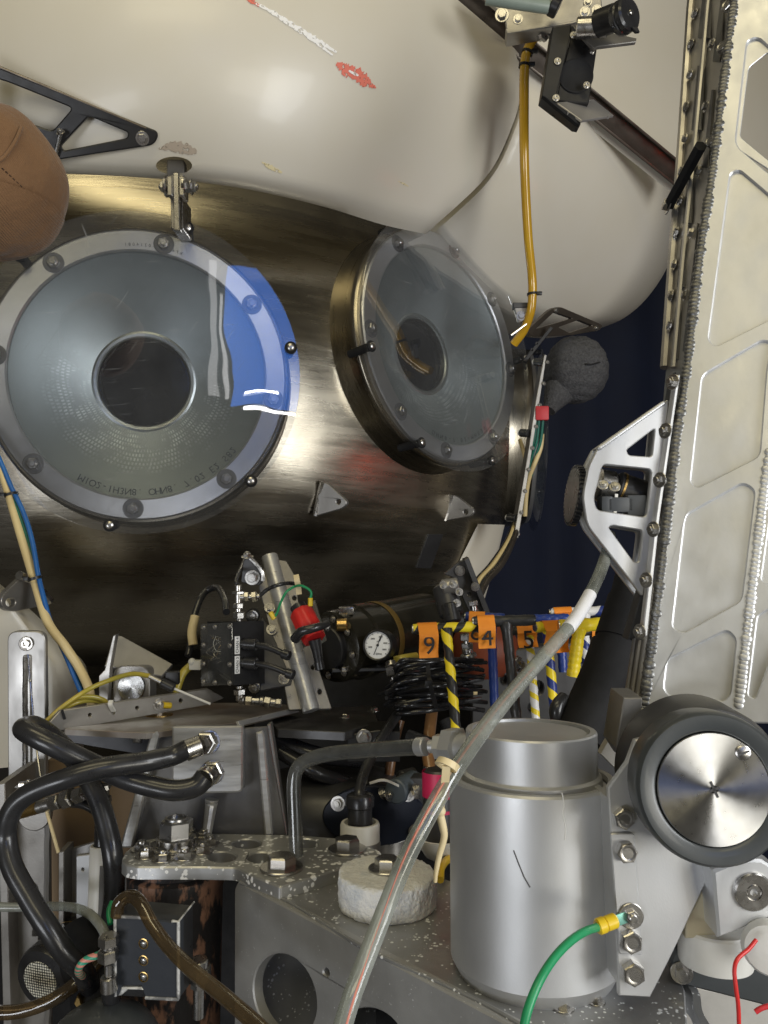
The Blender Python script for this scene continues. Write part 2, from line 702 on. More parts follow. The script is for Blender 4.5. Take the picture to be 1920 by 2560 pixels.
m_greyp = mk('warm_grey_plate', (.42, .405, .38), .75, .36, (.28, .265, .245), 10, rvar=.1, bump=.08, bscale=400)
m_brass = mk('brass', (.62, .42, .16), 1, .28, (.5, .33, .12), 30, rvar=.08)
m_zip = mk('black_nylon_tie', (.015, .015, .016), 0, .4)
m_wzip = mk('white_nylon_tie', (.78, .77, .72), 0, .4)
m_grey = mk('grey_rubber_edge', (.055, .06, .062), 0, .38, (.045, .05, .052), 20, bump=.05, bscale=400, coat=.2)
m_wall = mk('navy_wall_paint', (.010, .018, .055), 0, .75, (.008, .014, .044), 2.5, bump=.1, bscale=12, bdist=.01)
m_tan = mk('tan_board', (.34, .24, .14), 0, .7, (.28, .19, .11), 6, bump=.1, bscale=80)
m_clear = clear('clear_acrylic_sheet', (.97, .98, 1.0), .095, .012, .012, scratch=True)
m_pane = clear('clear_window_acrylic', (.93, .96, .97), .015, .02, .014, (.55, .58, .56), scratch=True)
m_lid = clear('clear_polycarbonate_lid', (.92, .92, .9), .04, .03, .03)


# ------------------------------------------------------------------ fastener templates (unit size, axis +Z)
def hexpts(r, z, rot=0):
    return [V((r * math.cos(rot + PI / 3 * i), r * math.sin(rot + PI / 3 * i), z)) for i in range(6)]


def hexprism(mb, r, z0, z1):
    a, b, c = hexpts(r, z0), hexpts(r, z1 - .1 * r), hexpts(r * .9, z1)
    mb.add(a + b + c, [tuple(range(6))[::-1], tuple(range(12, 18))] + [(i, (i + 1) % 6, 6 + (i + 1) % 6, 6 + i) for i in range(6)] + [(6 + i, 6 + (i + 1) % 6, 12 + (i + 1) % 6, 12 + i) for i in range(6)])


def fastener(kind, mat=None):
    mb = MB()
    Z = V((0, 0, 1))
    if kind in ('hex', 'nut'):
        mb.lathe((0, 0, 0), Z, [(1.45, 0), (1.5, .05), (1.5, .14), (1.45, .19)], 24)
    if kind == 'hex':
        hexprism(mb, 1, .19, .92)
        mb.lathe((0, 0, .92), Z, [(.72, -.001), (.70, .03)], 18)
    if kind == 'hexdish':
        hexprism(mb, 1, 0, .85)
        mb.lathe((0, 0, .85), Z, [(.82, -.001), (.78, .05), (.62, .05), (.5, .0), (.2, -.03)], 20, cap1=True)
    if kind == 'nut':
        hexprism(mb, 1, .19, .95)
        mb.lathe((0, 0, .19), Z, [(.58, 0), (.58, 1.05), (.50, 1.15)], 16)
    if kind == 'socket':
        mb.lathe((0, 0, 0), Z, [(1.5, 0), (1.5, .12), (1.0, .12), (1.0, .75), (.92, .83), (.55, .83), (.50, .35)], 20)
    if kind == 'pan':
        mb.lathe((0, 0, 0), Z, [(1.0, 0), (1.0, .2), (.9, .42), (.65, .58), (.35, .64)], 20)
        for a in (0, PI / 2):
            x = V((math.cos(a), math.sin(a), 0))
            y = V((-math.sin(a), math.cos(a), 0))
            mb.box((0, 0, .645), (x, y, Z), (.42, .09, .012))
    if kind == 'flangednut':
        mb.lathe((0, 0, 0), Z, [(1.85, 0), (1.85, .1), (1.75, .16)], 24)
        hexprism(mb, 1, .16, .8)
        mb.lathe((0, 0, .16), Z, [(.6, 0), (.6, .95), (.45, 1.05)], 14)
    if kind == 'plainnut':
        hexprism(mb, 1, 0, .75)
        mb.lathe((0, 0, 0), Z, [(.62, .7), (.60, 1.15), (.48, 1.25)], 16)
    me = mesh_of(mb, kind + '_bolt', 30)
    me.materials.append(mat or m_steel)
    return me


FB = {k: fastener(k) for k in ('hex', 'nut', 'socket', 'pan', 'flangednut', 'hexdish', 'plainnut')}


def bolt(kind, pos, axis, size, parent, name='bolt', spin=None):
    return inst(FB[kind], name, look(pos, axis, size, spin=rng.uniform(0, 1) if spin is None else spin), parent)


def text(body, size, M, mat, parent, name='lettering', th=.0002):
    c = bpy.data.curves.new('lettering', 'FONT')
    c.body = body
    c.size = size
    c.align_x = 'CENTER'
    c.align_y = 'CENTER'
    c.extrude = th
    o = bpy.data.objects.new('tmp', c)
    COL.objects.link(o)
    bpy.context.view_layer.update()
    me = bpy.data.meshes.new_from_object(o.evaluated_get(bpy.context.evaluated_depsgraph_get()))
    bpy.data.objects.remove(o)
    bpy.data.curves.remove(c)
    me.name = name
    me.materials.clear()
    me.materials.append(mat)
    return inst(me, name, M, parent)


def hose(name, pts, r, mat, label, cat, group=None, n=10, seg=14, rfn=None):
    return single(MB().tube(smooth([P(*p) for p in pts], n), r, seg, rfn=rfn), name, mat, label, cat, group, 60)
# ================================================================== the setting
gm = MB().box((0, 3.0, -.05), (V((1, 0, 0)), V((0, 1, 0)), V((0, 0, 1))), (6, 6, .05))
m_ground = mk('concrete_floor', (.11, .105, .10), 0, .6, (.08, .078, .075), 4, bump=.2, bscale=60)
single(gm, 'ground', m_ground, None, None, kind='structure')
# navy curtain wall behind, with shallow folds
wv, wf = [], []
NX = 90
for k in range(NX + 1):
    x = -.6 + 4.4 * k / NX
    y = 4.1 + .025 * math.sin(x * 9.1) + .014 * math.sin(x * 21 + 1)
    wv += [V((x, y, 0)), V((x, y, 5)), V((x, y + .05, 0)), V((x, y + .05, 5))]
for k in range(NX):
    a, b = 4 * k, 4 * k + 4
    wf += [(a, b, b + 1, a + 1), (a + 2, a + 3, b + 3, b + 2), (a + 1, b + 1, b + 3, a + 3), (a, a + 2, b + 2, b)]
single(MB().add(wv, wf), 'wall', m_wall, None, None, kind='structure')


# ================================================================== pressure sphere
def nrm(yaw, tilt):
    y, t = R(yaw), R(tilt)
    return V((math.sin(y) * math.cos(t), -math.cos(y) * math.cos(t), -math.sin(t)))


RF, RS = 1.10, 1.062
VP1 = nrm(11, 5)
SPH = P(350, 938, 1.40) - VP1 * RF
VP2 = nrm(46, -3.0)
VP3 = nrm(86, 1.0)


def hull_material():
    m, t, b, N, L = nt('brushed_titanium')
    b.inputs['Metallic'].default_value = 1
    b.inputs['Anisotropic'].default_value = .55
    tc = N.new('ShaderNodeTexCoord')
    # scouring marks that run round the sphere
    mp = N.new('ShaderNodeMapping')
    mp.inputs['Scale'].default_value = (1, 1, 11)
    L.new(tc.outputs['Object'], mp.inputs[0])
    n1 = N.new('ShaderNodeTexNoise')
    n1.inputs['Scale'].default_value = 3.2
    n1.inputs['Detail'].default_value = 9
    n1.inputs['Roughness'].default_value = .68
    L.new(mp.outputs[0], n1.inputs['Vector'])
    n2 = N.new('ShaderNodeTexNoise')
    n2.inputs['Scale'].default_value = 2.6
    n2.inputs['Detail'].default_value = 5
    n2.inputs['Distortion'].default_value = .8
    L.new(tc.outputs['Object'], n2.inputs['Vector'])
    cr = N.new('ShaderNodeValToRGB')
    e = cr.color_ramp.elements
    e[0].position, e[0].color = .36, (.17, .15, .12, 1)
    e[1].position, e[1].color = .66, (.52, .475, .38, 1)
    L.new(n2.outputs['Fac'], cr.inputs[0])
    mx = N.new('ShaderNodeMix')
    mx.data_type = 'RGBA'
    mx.blend_type = 'MULTIPLY'
    mx.inputs[0].default_value = .30
    L.new(cr.outputs[0], mx.inputs[6])
    c2 = N.new('ShaderNodeValToRGB')
    c2.color_ramp.elements[0].position, c2.color_ramp.elements[0].color = .3, (.45, .44, .42, 1)
    c2.color_ramp.elements[1].position, c2.color_ramp.elements[1].color = .65, (1, 1, 1, 1)
    L.new(n1.outputs['Fac'], c2.inputs[0])
    L.new(c2.outputs[0], mx.inputs[7])
    L.new(mx.outputs[2], b.inputs['Base Color'])
    mr = N.new('ShaderNodeMapRange')
    mr.inputs[1].default_value, mr.inputs[2].default_value = .3, .7
    mr.inputs[3].default_value, mr.inputs[4].default_value = .20, .34
    L.new(n1.outputs['Fac'], mr.inputs[0])
    L.new(mr.outputs[0], b.inputs['Roughness'])
    bp = N.new('ShaderNodeBump')
    bp.inputs['Strength'].default_value = .12
    bp.inputs['Distance'].default_value = .003
    L.new(n1.outputs['Fac'], bp.inputs['Height'])
    n6 = N.new('ShaderNodeTexNoise')
    n6.inputs['Scale'].default_value = 3.2
    n6.inputs['Detail'].default_value = 2
    L.new(tc.outputs['Object'], n6.inputs['Vector'])
    b2 = N.new('ShaderNodeBump')
    b2.inputs['Strength'].default_value = .25
    b2.inputs['Distance'].default_value = .03
    L.new(n6.outputs['Fac'], b2.inputs['Height'])
    L.new(bp.outputs[0], b2.inputs['Normal'])
    L.new(b2.outputs[0], b.inputs['Normal'])
    tg = N.new('ShaderNodeTangent')
    tg.direction_type = 'RADIAL'
    tg.axis = 'Z'
    L.new(tg.outputs[0], b.inputs['Tangent'])
    return m


m_hull = hull_material()
m_ring = mk('machined_titanium_ring', (.66, .66, .66), .9, .34, (.62, .62, .62), 30, rvar=.03, aniso=.7, radial=True)
m_seat = None


def seat_material():
    """machined cone seat: dull grey with rings of chatter marks"""
    m, t, b, N, L = nt('machined_cone_seat')
    b.inputs['Metallic'].default_value = .55
    b.inputs['Roughness'].default_value = .42
    tc = N.new('ShaderNodeTexCoord')
    sp = N.new('ShaderNodeSeparateXYZ')
    L.new(tc.outputs['Object'], sp.inputs[0])
    at = N.new('ShaderNodeMath')
    at.operation = 'ARCTAN2'
    L.new(sp.outputs[1], at.inputs[0])
    L.new(sp.outputs[0], at.inputs[1])
    rl = N.new('ShaderNodeVectorMath')
    rl.operation = 'LENGTH'
    mv = N.new('ShaderNodeMapping')
    mv.inputs['Scale'].default_value = (1, 1, 0)
    L.new(tc.outputs['Object'], mv.inputs[0])
    L.new(mv.outputs[0], rl.inputs[0])
    def M_(op, x0, y0=None, z0=None, clamp=False):
        nd = N.new('ShaderNodeMath')
        nd.operation = op
        nd.use_clamp = clamp
        for i_, v_ in enumerate((x0, y0, z0)):
            if v_ is None:
                continue
            if isinstance(v_, (int, float)):
                nd.inputs[i_].default_value = v_
            else:
                L.new(v_, nd.inputs[i_])
        return nd.outputs[0]

    def NZ(scale, detail=3):
        q = N.new('ShaderNodeTexNoise')
        q.inputs['Scale'].default_value = scale
        q.inputs['Detail'].default_value = detail
        L.new(tc.outputs['Object'], q.inputs['Vector'])
        return q.outputs['Fac']

    def RG(v_, lo, hi):
        q = N.new('ShaderNodeMapRange')
        q.inputs[1].default_value, q.inputs[2].default_value = lo, hi
        L.new(v_, q.inputs[0])
        return q.outputs[0]
    rad = rl.outputs['Value']
    row = M_('MULTIPLY', M_('ADD', rad, M_('MULTIPLY', NZ(14), .012)), 1 / .0085)
    rowf = M_('FRACT', row)
    rowi = M_('FLOOR', row)
    tick = M_('FRACT', M_('ADD', M_('MULTIPLY', at.outputs[0], 150 / (2 * PI)), M_('MULTIPLY', rowi, .37)))
    t1 = M_('LESS_THAN', tick, .5)
    t2 = M_('LESS_THAN', rowf, .62)
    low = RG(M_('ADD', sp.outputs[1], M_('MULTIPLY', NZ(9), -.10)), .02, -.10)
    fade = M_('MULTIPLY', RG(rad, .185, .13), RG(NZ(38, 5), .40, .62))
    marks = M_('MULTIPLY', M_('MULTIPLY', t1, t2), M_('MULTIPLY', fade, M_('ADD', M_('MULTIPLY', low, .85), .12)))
    hz = M_('MULTIPLY', RG(rad, .17, .10), M_('MULTIPLY', RG(NZ(5), .3, .7), .5))  # whitish glow in the acrylic, painted as lighter colour towards the centre
    m4 = N.new('ShaderNodeMath')
    m4.operation = 'MAXIMUM'
    L.new(marks, m4.inputs[0])
    L.new(hz, m4.inputs[1])
    mx = N.new('ShaderNodeMix')
    mx.data_type = 'RGBA'
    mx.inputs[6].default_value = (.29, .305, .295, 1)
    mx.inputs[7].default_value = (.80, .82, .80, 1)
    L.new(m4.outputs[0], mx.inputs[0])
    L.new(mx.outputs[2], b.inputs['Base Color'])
    b.inputs['Anisotropic'].default_value = .6
    tg = N.new('ShaderNodeTangent')
    tg.direction_type = 'RADIAL'
    tg.axis = 'Z'
    L.new(tg.outputs[0], b.inputs['Tangent'])
    return m


m_seat = seat_material()
m_pupil = mk('dark_cabin_glass', (.004, .005, .009), 0, .10, (.008, .009, .014), 6, spec=.3)
m_lip = mk('bright_turned_lip', (.66, .66, .64), 1, .3, (.58, .58, .56), 40, aniso=.6, radial=True)

hull = thing('pressure_sphere', 'large brushed titanium crew sphere carrying the round viewports', 'sphere', SPH)
shell = part(MB().ball(SPH, RS, 128, 72), 'shell', m_hull, hull, 80)
# openings for the windows
for vn in (VP1, VP2, VP3):
    cut(shell, MB().lathe(SPH + vn * .93, vn, [(.232, 0), (.232, .3)], 64))


_cb = MB().lathe((0, 0, 0), V((0, 0, 1)), [(1.0, .0), (1.0, .03), (.95, .05), (.88, .05), (.85, .03), (.0, .03)], 32)
CBORE = mesh_of(_cb, 'counterbore', 30)
CBORE.materials.append(mk('counterbore_shade', (.16, .16, .16), .5, .4))  # dark disc colour stands in for the shadow ring round each nut


def viewport(vn, label, nuts_px, screws_px, wr):
    x, y, z = frame(vn)
    M = MAT4(SPH + vn * RF, x, y, z)
    t = thing('viewport', label, 'viewport', None, 'viewports set into the titanium sphere', M)
    Z = V((0, 0, 1))
    O = V((0, 0, 0))
    k = 1.0
    # forged boss blending into the sphere
    prof = []
    for i in range(13):
        a = i / 12
        r = .372 - .098 * (1 - (1 - a) ** 2)
        zz = -.137 + .115 * a ** 2.4
        prof.append((r, zz))
    prof += [(.273, -.012), (.272, -.010), (.268, -.006), (.2275, -.006), (.2275, -.06)]
    part(MB().lathe(O, Z, prof, 96, cap0=False, cap1=False), 'boss', m_hull, t, 40, local=True)
    part(MB().lathe(O, Z, [(.225, -.012), (.225, .004), (.228, .007), (.261, .007), (.264, .004), (.264, -.006)], 96, cap0=False, cap1=False), 'retaining_ring', m_ring, t, 30, local=True)
    seat = part(MB().lathe(O, Z, [(.225, -.004), (.222, -.006), (.190, -.026), (.100, -.066), (.095, -.068)], 96, cap0=False, cap1=False), 'cone_seat', m_seat, t, 30, local=True)
    part(MB().lathe(O, Z, [(.096, -.0675), (.092, -.066), (.087, -.067), (.0845, -.070), (.0835, -.085)], 96, cap0=False, cap1=False), 'seat_lip', m_lip, t, 30, local=True)
    part(MB().lathe(O, Z, [(.0836, -.080), (.079, -.0795), (.078, -.083), (.05, -.082), (0, -.082)], 64, cap0=False, cap1=False), 'inner_window', m_pupil, t, 2, local=True)
    part(MB().lathe(O, Z, [(.2245, -.006), (.2245, -.0005), (.223, .000), (0, .0)], 96, cap0=False, cap1=False), 'window_face', m_pane, t, 5, local=True)
    cov = part(MB().lathe(O, Z, [(.2882, .024), (.289, .0248), (.289, .0292), (.2882, .030)], 128), 'cover_disc', m_clear, t, 10, local=True)
    pl0 = (SPH + vn * (RF + .007), vn)
    for px, py in nuts_px:
        p = M.inverted() @ hit(px, py, pl0)
        a = math.atan2(p.y, p.x)
        w = M @ V((.2435 * math.cos(a), .2435 * math.sin(a), .0072))
        cbr = inst(CBORE, 'counterbore', look(w, vn, .0185), t)
        bolt('plainnut', w + vn * .0005, vn, .0105, cbr, 'ring_nut')
    pl1 = (SPH + vn * (RF + .03), vn)
    for px, py in screws_px:
        p = M.inverted() @ hit(px, py, pl1)
        a = math.atan2(p.y, p.x)
        q = V((.277 * math.cos(a), .277 * math.sin(a), 0))
        sp_ = part(MB().lathe(V((q.x, q.y, 0)), Z, [(.0085, -.03), (.0085, .0235)], 16).lathe(V((q.x, q.y, 0)), Z, [(.0115, .0302), (.0115, .0325), (.009, .034)], 18), 'standoff', m_matt, t, 30, local=True)
        inst(FB['pan'], 'screw', M @ Matrix.Translation((q.x, q.y, .0335)) @ Matrix.Rotation(a, 4, 'Z') @ Matrix.Scale(.0075, 4), sp_)
    return t, M


N1 = [(409, 614), (141, 666), (10, 890), (95, 1150), (333, 1273), (577, 1210), (698, 1002), (632, 760)]
S1 = [(83, 671), (459, 600), (716, 871), (628, 1203), (279, 1291), (0, 1036)]
N2 = [(1007, 636), (1137, 605), (1246, 731), (1279, 925), (1230, 1088), (1115, 1145), (990, 1045), (939, 824)]
S2 = [(1019, 596), (1203, 638), (1294, 892), (1221, 1125), (1042, 1140), (921, 866)]
v1, MV1 = viewport(VP1, 'big round viewport seen face on with bright ring under clear disc', N1, S1, .226)
v2, MV2 = viewport(VP2, 'round viewport turned aside on a raised boss beside the yellow hose', N2, S2, .226)
v3, MV3 = viewport(VP3, 'viewport seen edge on beside the grey foam ball', [(1340, 950), (1300, 1250)], [(1338, 905), (1313, 1080), (1275, 1295)], .226)

# hand-scribed lettering round the rim of the windows
m_mark = mk('dark_etched_mark', (.03, .04, .05), 0, .6)


def arc_text(body, Mv, rad, a0, a1, size, parent, z=-.004):
    n = len(body)
    for i, ch_ in enumerate(body):
        if ch_ == ' ':
            continue
        a = a0 + (a1 - a0) * i / max(n - 1, 1)
        m = Mv @ Matrix.Rotation(a, 4, 'Z') @ Matrix.Translation((rad, 0, z)) @ Matrix.Rotation(-PI / 2, 4, 'Z') @ Matrix.Scale(-1, 4, V((1, 0, 0)))
        text(ch_, size, m, m_mark, parent, 'etched_letter', .0001)


arc_text('M1O2-1H3N8. OHN8. 7.02 E2 S82', MV1, .213, R(-117), R(-38), .017, v1, .0012)
arc_text('OHN8-7.02-MHE39', MV2, .213, R(-105), R(-52), .013, v2, .0012)
arc_text('1804120-002 47R', MV1, .236, R(97), R(73), .008, v1, .0074)


# ================================================================== white fairings
def samp(pl, n):
    pl = [V((p[0], p[1])) for p in pl]
    pl = [V((p.x, p.y, 0)) for p in pl]
    d = [0]
    for i in range(1, len(pl)):
        d.append(d[-1] + (pl[i] - pl[i - 1]).length)
    out = []
    for k in range(n + 1):
        s = d[-1] * k / n
        i = 1
        while i < len(pl) - 1 and d[i] < s:
            i += 1
        t = (s - d[i - 1]) / max(d[i] - d[i - 1], 1e-9)
        out.append(pl[i - 1].lerp(pl[i], t))
    return out


def sm2(pl, n=6):
    return [(q.x, q.y) for q in smooth([V((a, b, 0)) for a, b in pl], n)]


def coons(top, right, bottom, left, depth, nu=48, nv=36, th=.04):
    T, Bm = samp(top, nu), samp(bottom, nu)
    Lf, Rg = samp(left, nv), samp(right, nv)
    mb = MB()
    fr, bk = [], []
    for j in range(nv + 1):
        v = j / nv
        for i in range(nu + 1):
            u = i / nu
            p = (1 - v) * T[i] + v * Bm[i] + (1 - u) * Lf[j] + u * Rg[j] - ((1 - u) * (1 - v) * T[0] + u * (1 - v) * T[-1] + (1 - u) * v * Bm[0] + u * v * Bm[-1])
            d = depth(u, v, p.x, p.y)
            w = P(p.x, p.y, d)
            fr.append(w)
            bk.append(w + (w - CAM).normalized() * th)
    W_ = nu + 1
    fs = []
    n = len(fr)
    for j in range(nv):
        for i in range(nu):
            a = j * W_ + i
            fs.append((a, a + 1, a + W_ + 1, a + W_))
            fs.append((n + a, n + a + W_, n + a + W_ + 1, n + a + 1))
    rim = [i for i in range(W_)] + [j * W_ + nu for j in range(1, nv + 1)] + [nv * W_ + i for i in range(nu - 1, -1, -1)] + [j * W_ for j in range(nv - 1, 0, -1)]
    for k in range(len(rim)):
        a, b = rim[k], rim[(k + 1) % len(rim)]
        fs.append((a, n + a, n + b, b))
    return mb.add(fr + bk, fs)


seam = sm2([(1297, 130), (1299, 249), (1278, 321), (1245, 397), (1208, 451), (1148, 510), (1064, 585)])


def depA(u, v, x, y):
    d = 1.235 + .33 * ((x - 300) / 1000) ** 2 + .12 * (max(y, 0) / 500) ** 2
    e = max(0, v - .93) / .07
    d += .03 * e * e
    e = max(0, u - .975) / .025
    d += .012 * e * e * (1 if y > 100 else 0)
    return d


fa = coons([(-300, -160), (955, -160)], [(955, -160), (1145, 0), (1297, 130)] + seam, sm2([(-300, 450), (0, 434), (150, 434), (400, 447), (600, 470), (803, 515), (954, 561), (1064, 585)]), [(-300, -160), (-300, 450)], depA, 64, 48)
fair = single(fa, 'fairing', m_white, 'large white glossy brow fairing above the titanium sphere', 'fairing')
_a, _b = [P(x, y, 1.27) for x, y in ell(435, 414, 46, 23, 32)], [P(x, y, 1.45) for x, y in ell(435, 414, 44, 21, 32)]
cut(fair, MB().add(_a + _b, [tuple(range(32)), tuple(range(63, 31, -1))] + [(i, 32 + i, 32 + (i + 1) % 32, (i + 1) % 32) for i in range(32)]))


# thin patches on the brow: painted white and red lamp reflections, plus real scuffs
def scuff_or_glint(pts, widths, mat, name):
    mb = MB()
    vs, fs = [], []
    c = [V((x, y, 0)) for x, y in pts]
    path = smooth(c, 10)
    n = len(path)
    for i, p in enumerate(path):
        tg = (path[min(i + 1, n - 1)] - path[max(i - 1, 0)]).normalized()
        q = V((-tg.y, tg.x, 0))
        f_ = i / (n - 1) * (len(widths) - 1)
        k = min(int(f_), len(widths) - 2)
        w = widths[k] + (widths[k + 1] - widths[k]) * (f_ - k)
        for sgn in (-1, 1):
            e = p + q * (sgn * w * rng.uniform(.55, 1.2))
            vs.append(P(e.x, e.y, depA(0, .5, e.x, e.y) - .0012))
    for i in range(n - 1):
        fs.append((2 * i, 2 * i + 1, 2 * i + 3, 2 * i + 2))
    m_ = len(vs)
    vs += [v + (v - CAM).normalized() * .0008 for v in vs]
    fs += [tuple(j + m_ for j in f[::-1]) for f in fs]
    return part(mb.add(vs, fs), name, mat, fair)


def scuff_or_glint_mat(name, col):
    m, t_, b, N, L = nt(name)
    b.inputs['Roughness'].default_value = .5
    b.inputs['Base Color'].default_value = c4(col)
    tc = N.new('ShaderNodeTexCoord')
    no = N.new('ShaderNodeTexNoise')
    no.inputs['Scale'].default_value = 140
    no.inputs['Detail'].default_value = 5
    L.new(tc.outputs['Object'], no.inputs['Vector'])
    mr = N.new('ShaderNodeMapRange')
    mr.inputs[1].default_value, mr.inputs[2].default_value = .36, .46
    L.new(no.outputs['Fac'], mr.inputs[0])
    L.new(mr.outputs[0], b.inputs['Alpha'])
    return m


m_st, m_sy = scuff_or_glint_mat('old_tape_residue', (.50, .42, .33)), scuff_or_glint_mat('yellowed_scuff', (.80, .70, .42))
scuff_or_glint([(398, 372), (430, 366), (462, 372), (492, 380)], [3, 14, 15, 6], m_st, 'tape_residue')
scuff_or_glint([(655, 405), (680, 420), (705, 432)], [2, 7, 2], m_sy, 'yellowed_scuff')
scuff_or_glint([(996, 453), (1010, 460), (1021, 466)], [1, 2.5, 1], m_sy, 'yellowed_scuff')
m_sw, m_sr = scuff_or_glint_mat('painted_white_glint', (.95, .94, .92)), scuff_or_glint_mat('painted_red_glint', (.80, .20, .14))  # streak and red spot are lamp reflections painted on as patches
scuff_or_glint([(640, 8), (680, 30), (730, 62), (790, 100), (842, 130)], [3, 5, 7, 8, 3], m_sw, 'painted_white_glint')
scuff_or_glint([(770, 92), (800, 114), (832, 138)], [1, 4, 2], m_sw, 'painted_white_glint')
scuff_or_glint([(618, -4), (632, 4), (648, 14)], [5, 6, 3], m_sr, 'painted_red_glint')
scuff_or_glint([(842, 158), (865, 172), (890, 186), (915, 204), (940, 220)], [6, 16, 21, 14, 2], m_sr, 'painted_red_glint')
scuff_or_glint([(872, 176), (884, 183), (896, 189)], [2, 5, 2], m_sw, 'painted_white_glint').location = -(P(884, 183, 1) - CAM).normalized() * .0012


def depB(u, v, x, y):
    d = 1.60 + .30 * ((x - 1200) / 500) ** 2 + .30 * (max(y - 250, 0) / 500) ** 2
    e = max(0, u - .82) / .18
    d += .22 * e ** 2.6
    e = max(0, v - .80) / .20
    d += .16 * e ** 2.5
    e = max(0, .03 - u) / .03
    d += .02 * e * e
    return d


fb = coons([(1297, 130), (1705, 455)], sm2([(1705, 455), (1700, 560), (1672, 660), (1620, 742), (1560, 795), (1490, 825)]), sm2([(1064, 640), (1200, 800), (1340, 845), (1490, 825)]), [(1297, 130)] + seam[1:] + [(1064, 640)], depB, 48, 44)
single(fb, 'fairing', m_white, 'white rounded fairing below the brown rail and behind the yellow hose', 'fairing')


def depC(u, v, x, y):
    return 1.62 + .26 * ((x - 1200) / 500) ** 2


fc = coons([(1040, -140), (2150, -140)], [(2150, -140), (2150, 620)], [(1280, 90), (1720, 450), (2150, 620)], [(1040, -140), (1280, 90)], depC, 32, 24)
single(fc, 'fairing', m_white, 'white upper fairing above the brown rail behind the camera bracket', 'fairing')


# lower left white fairing with the grey slotted bracket
def depD(u, v, x, y):
    e = max(0, u - .75) / .25
    return 1.20 + .10 * e ** 2.2 + .05 * ((1 - u) ** 2)


fd_ = coons([(-150, 1380), (-10, 1452)], sm2([(-10, 1452), (60, 1510), (125, 1570), (180, 1625), (215, 1665), (221, 1720), (216, 1800), (205, 1900)]), [(-150, 1935), (205, 1900)], [(-150, 1380), (-150, 1935)], depD, 24, 30)
single(fd_, 'fairing', m_white, 'white lower fairing behind the grey slotted bracket and beige cable', 'fairing')


# small white fairing edge seen between sphere and blue wall
def depE(u, v, x, y):
    return 1.95 + .1 * u * u


fe = coons([(1195, 1310), (1262, 1312)], sm2([(1262, 1312), (1240, 1400), (1205, 1520)]), [(1110, 1520), (1205, 1520)], [(1195, 1310), (1150, 1400), (1110, 1520)], depE, 12, 16)
single(fe, 'fairing', m_white, 'white fairing strip between sphere and blue wall behind the cables', 'fairing')
# ================================================================== upper left: black frame bracket, lug, cap
X, Y, Z = V((1, 0, 0)), V((0, 1, 0)), V((0, 0, 1))


def hplane(px, py, d):
    return (P(px, py, d), V((0, 0, 1)))


pl = plane3((380, 340, 1.285), (0, 170, 1.215), (0, 400, 1.27))
t = thing('frame_bracket', 'black flat bracket with two windows bolted under the white brow fairing', 'bracket', hit(200, 380, pl))
outer = rounded([(-90, 130), (0, 170), (398, 330, 26), (386, 362, 30), (139, 400), (60, 420), (-90, 330)], 6)
part(MB().plate(outer, pl, .010, [rounded([(-30, 190), (22, 206), (181, 270), (131, 328), (-30, 272)], 12), rounded([(222, 290), (320, 331), (318, 345), (158, 377), (150, 366)], 9)], .002), 'plate', m_black, t)
part(MB().plate([(-90, 126), (0, 166), (366, 319), (368, 325), (0, 172), (-90, 134)], (pl[0] + pl[1] * .0005, pl[1]), .03, (), .001), 'edge_flange', m_brown, t)
bolt('hex', hit(356, 346, pl), pl[1], .0075, t)
part(MB().cyl(hit(152, 330, (pl[0] + pl[1] * .012, pl[1])), hit(136, 400, (pl[0] + pl[1] * .004, pl[1])), .0035, seg=10, ch=.001), 'pin', m_steel, t)
bolt('nut', hit(152, 332, (pl[0] + pl[1] * .012, pl[1])), V((-.2, -.8, .5)), .005, t)

# hull lug through the oval slot
t = thing('hull_lug', 'polished steel clevis lug in oval slot joining fairing and sphere', 'lug', P(440, 575, 1.37))
fp = flat(1.335)
part(MB().plate(rounded([(416, 398), (460, 398), (460, 470), (416, 470)], 6), flat(1.345), .018, [rounded([(428, 428), (447, 428), (447, 480), (428, 480)], 8)] if False else (), .002), 'clevis_block', m_greyp, t)
part(MB().plate(rounded([(418, 440), (430, 440), (430, 488), (418, 488)], 3), flat(1.32), .03, (), .001).plate(rounded([(448, 440), (460, 440), (460, 488), (448, 488)], 3), flat(1.32), .03, (), .001), 'clevis_ear', m_steel, t)
part(MB().plate(rounded([(432, 430), (447, 430), (449, 560), (452, 576), (434, 576), (433, 500)], 4), flat(1.328), .012, (), .0015).plate(rounded([(426, 486), (456, 486), (458, 572), (428, 572)], 4), flat(1.345), .06, (), .001), 'strap', m_steel, t)
a, b = P(398, 467, 1.335), P(494, 467, 1.335)
part(MB().cyl(a, b, .0050, seg=14, ch=.001).cyl(P(412, 467, 1.335), P(420, 467, 1.335), .0175, seg=20, ch=.001).cyl(P(458, 467, 1.335), P(466, 467, 1.335), .0175, seg=20, ch=.001), 'pin', m_steel, t)
bolt('hex', P(416, 467, 1.335), V((-1, 0, 0)), .010, t)
bolt('nut', P(464, 467, 1.335), V((1, 0, 0)), .010, t)
bolt('nut', P(478, 467, 1.335), V((1, 0, 0)), .009, t)


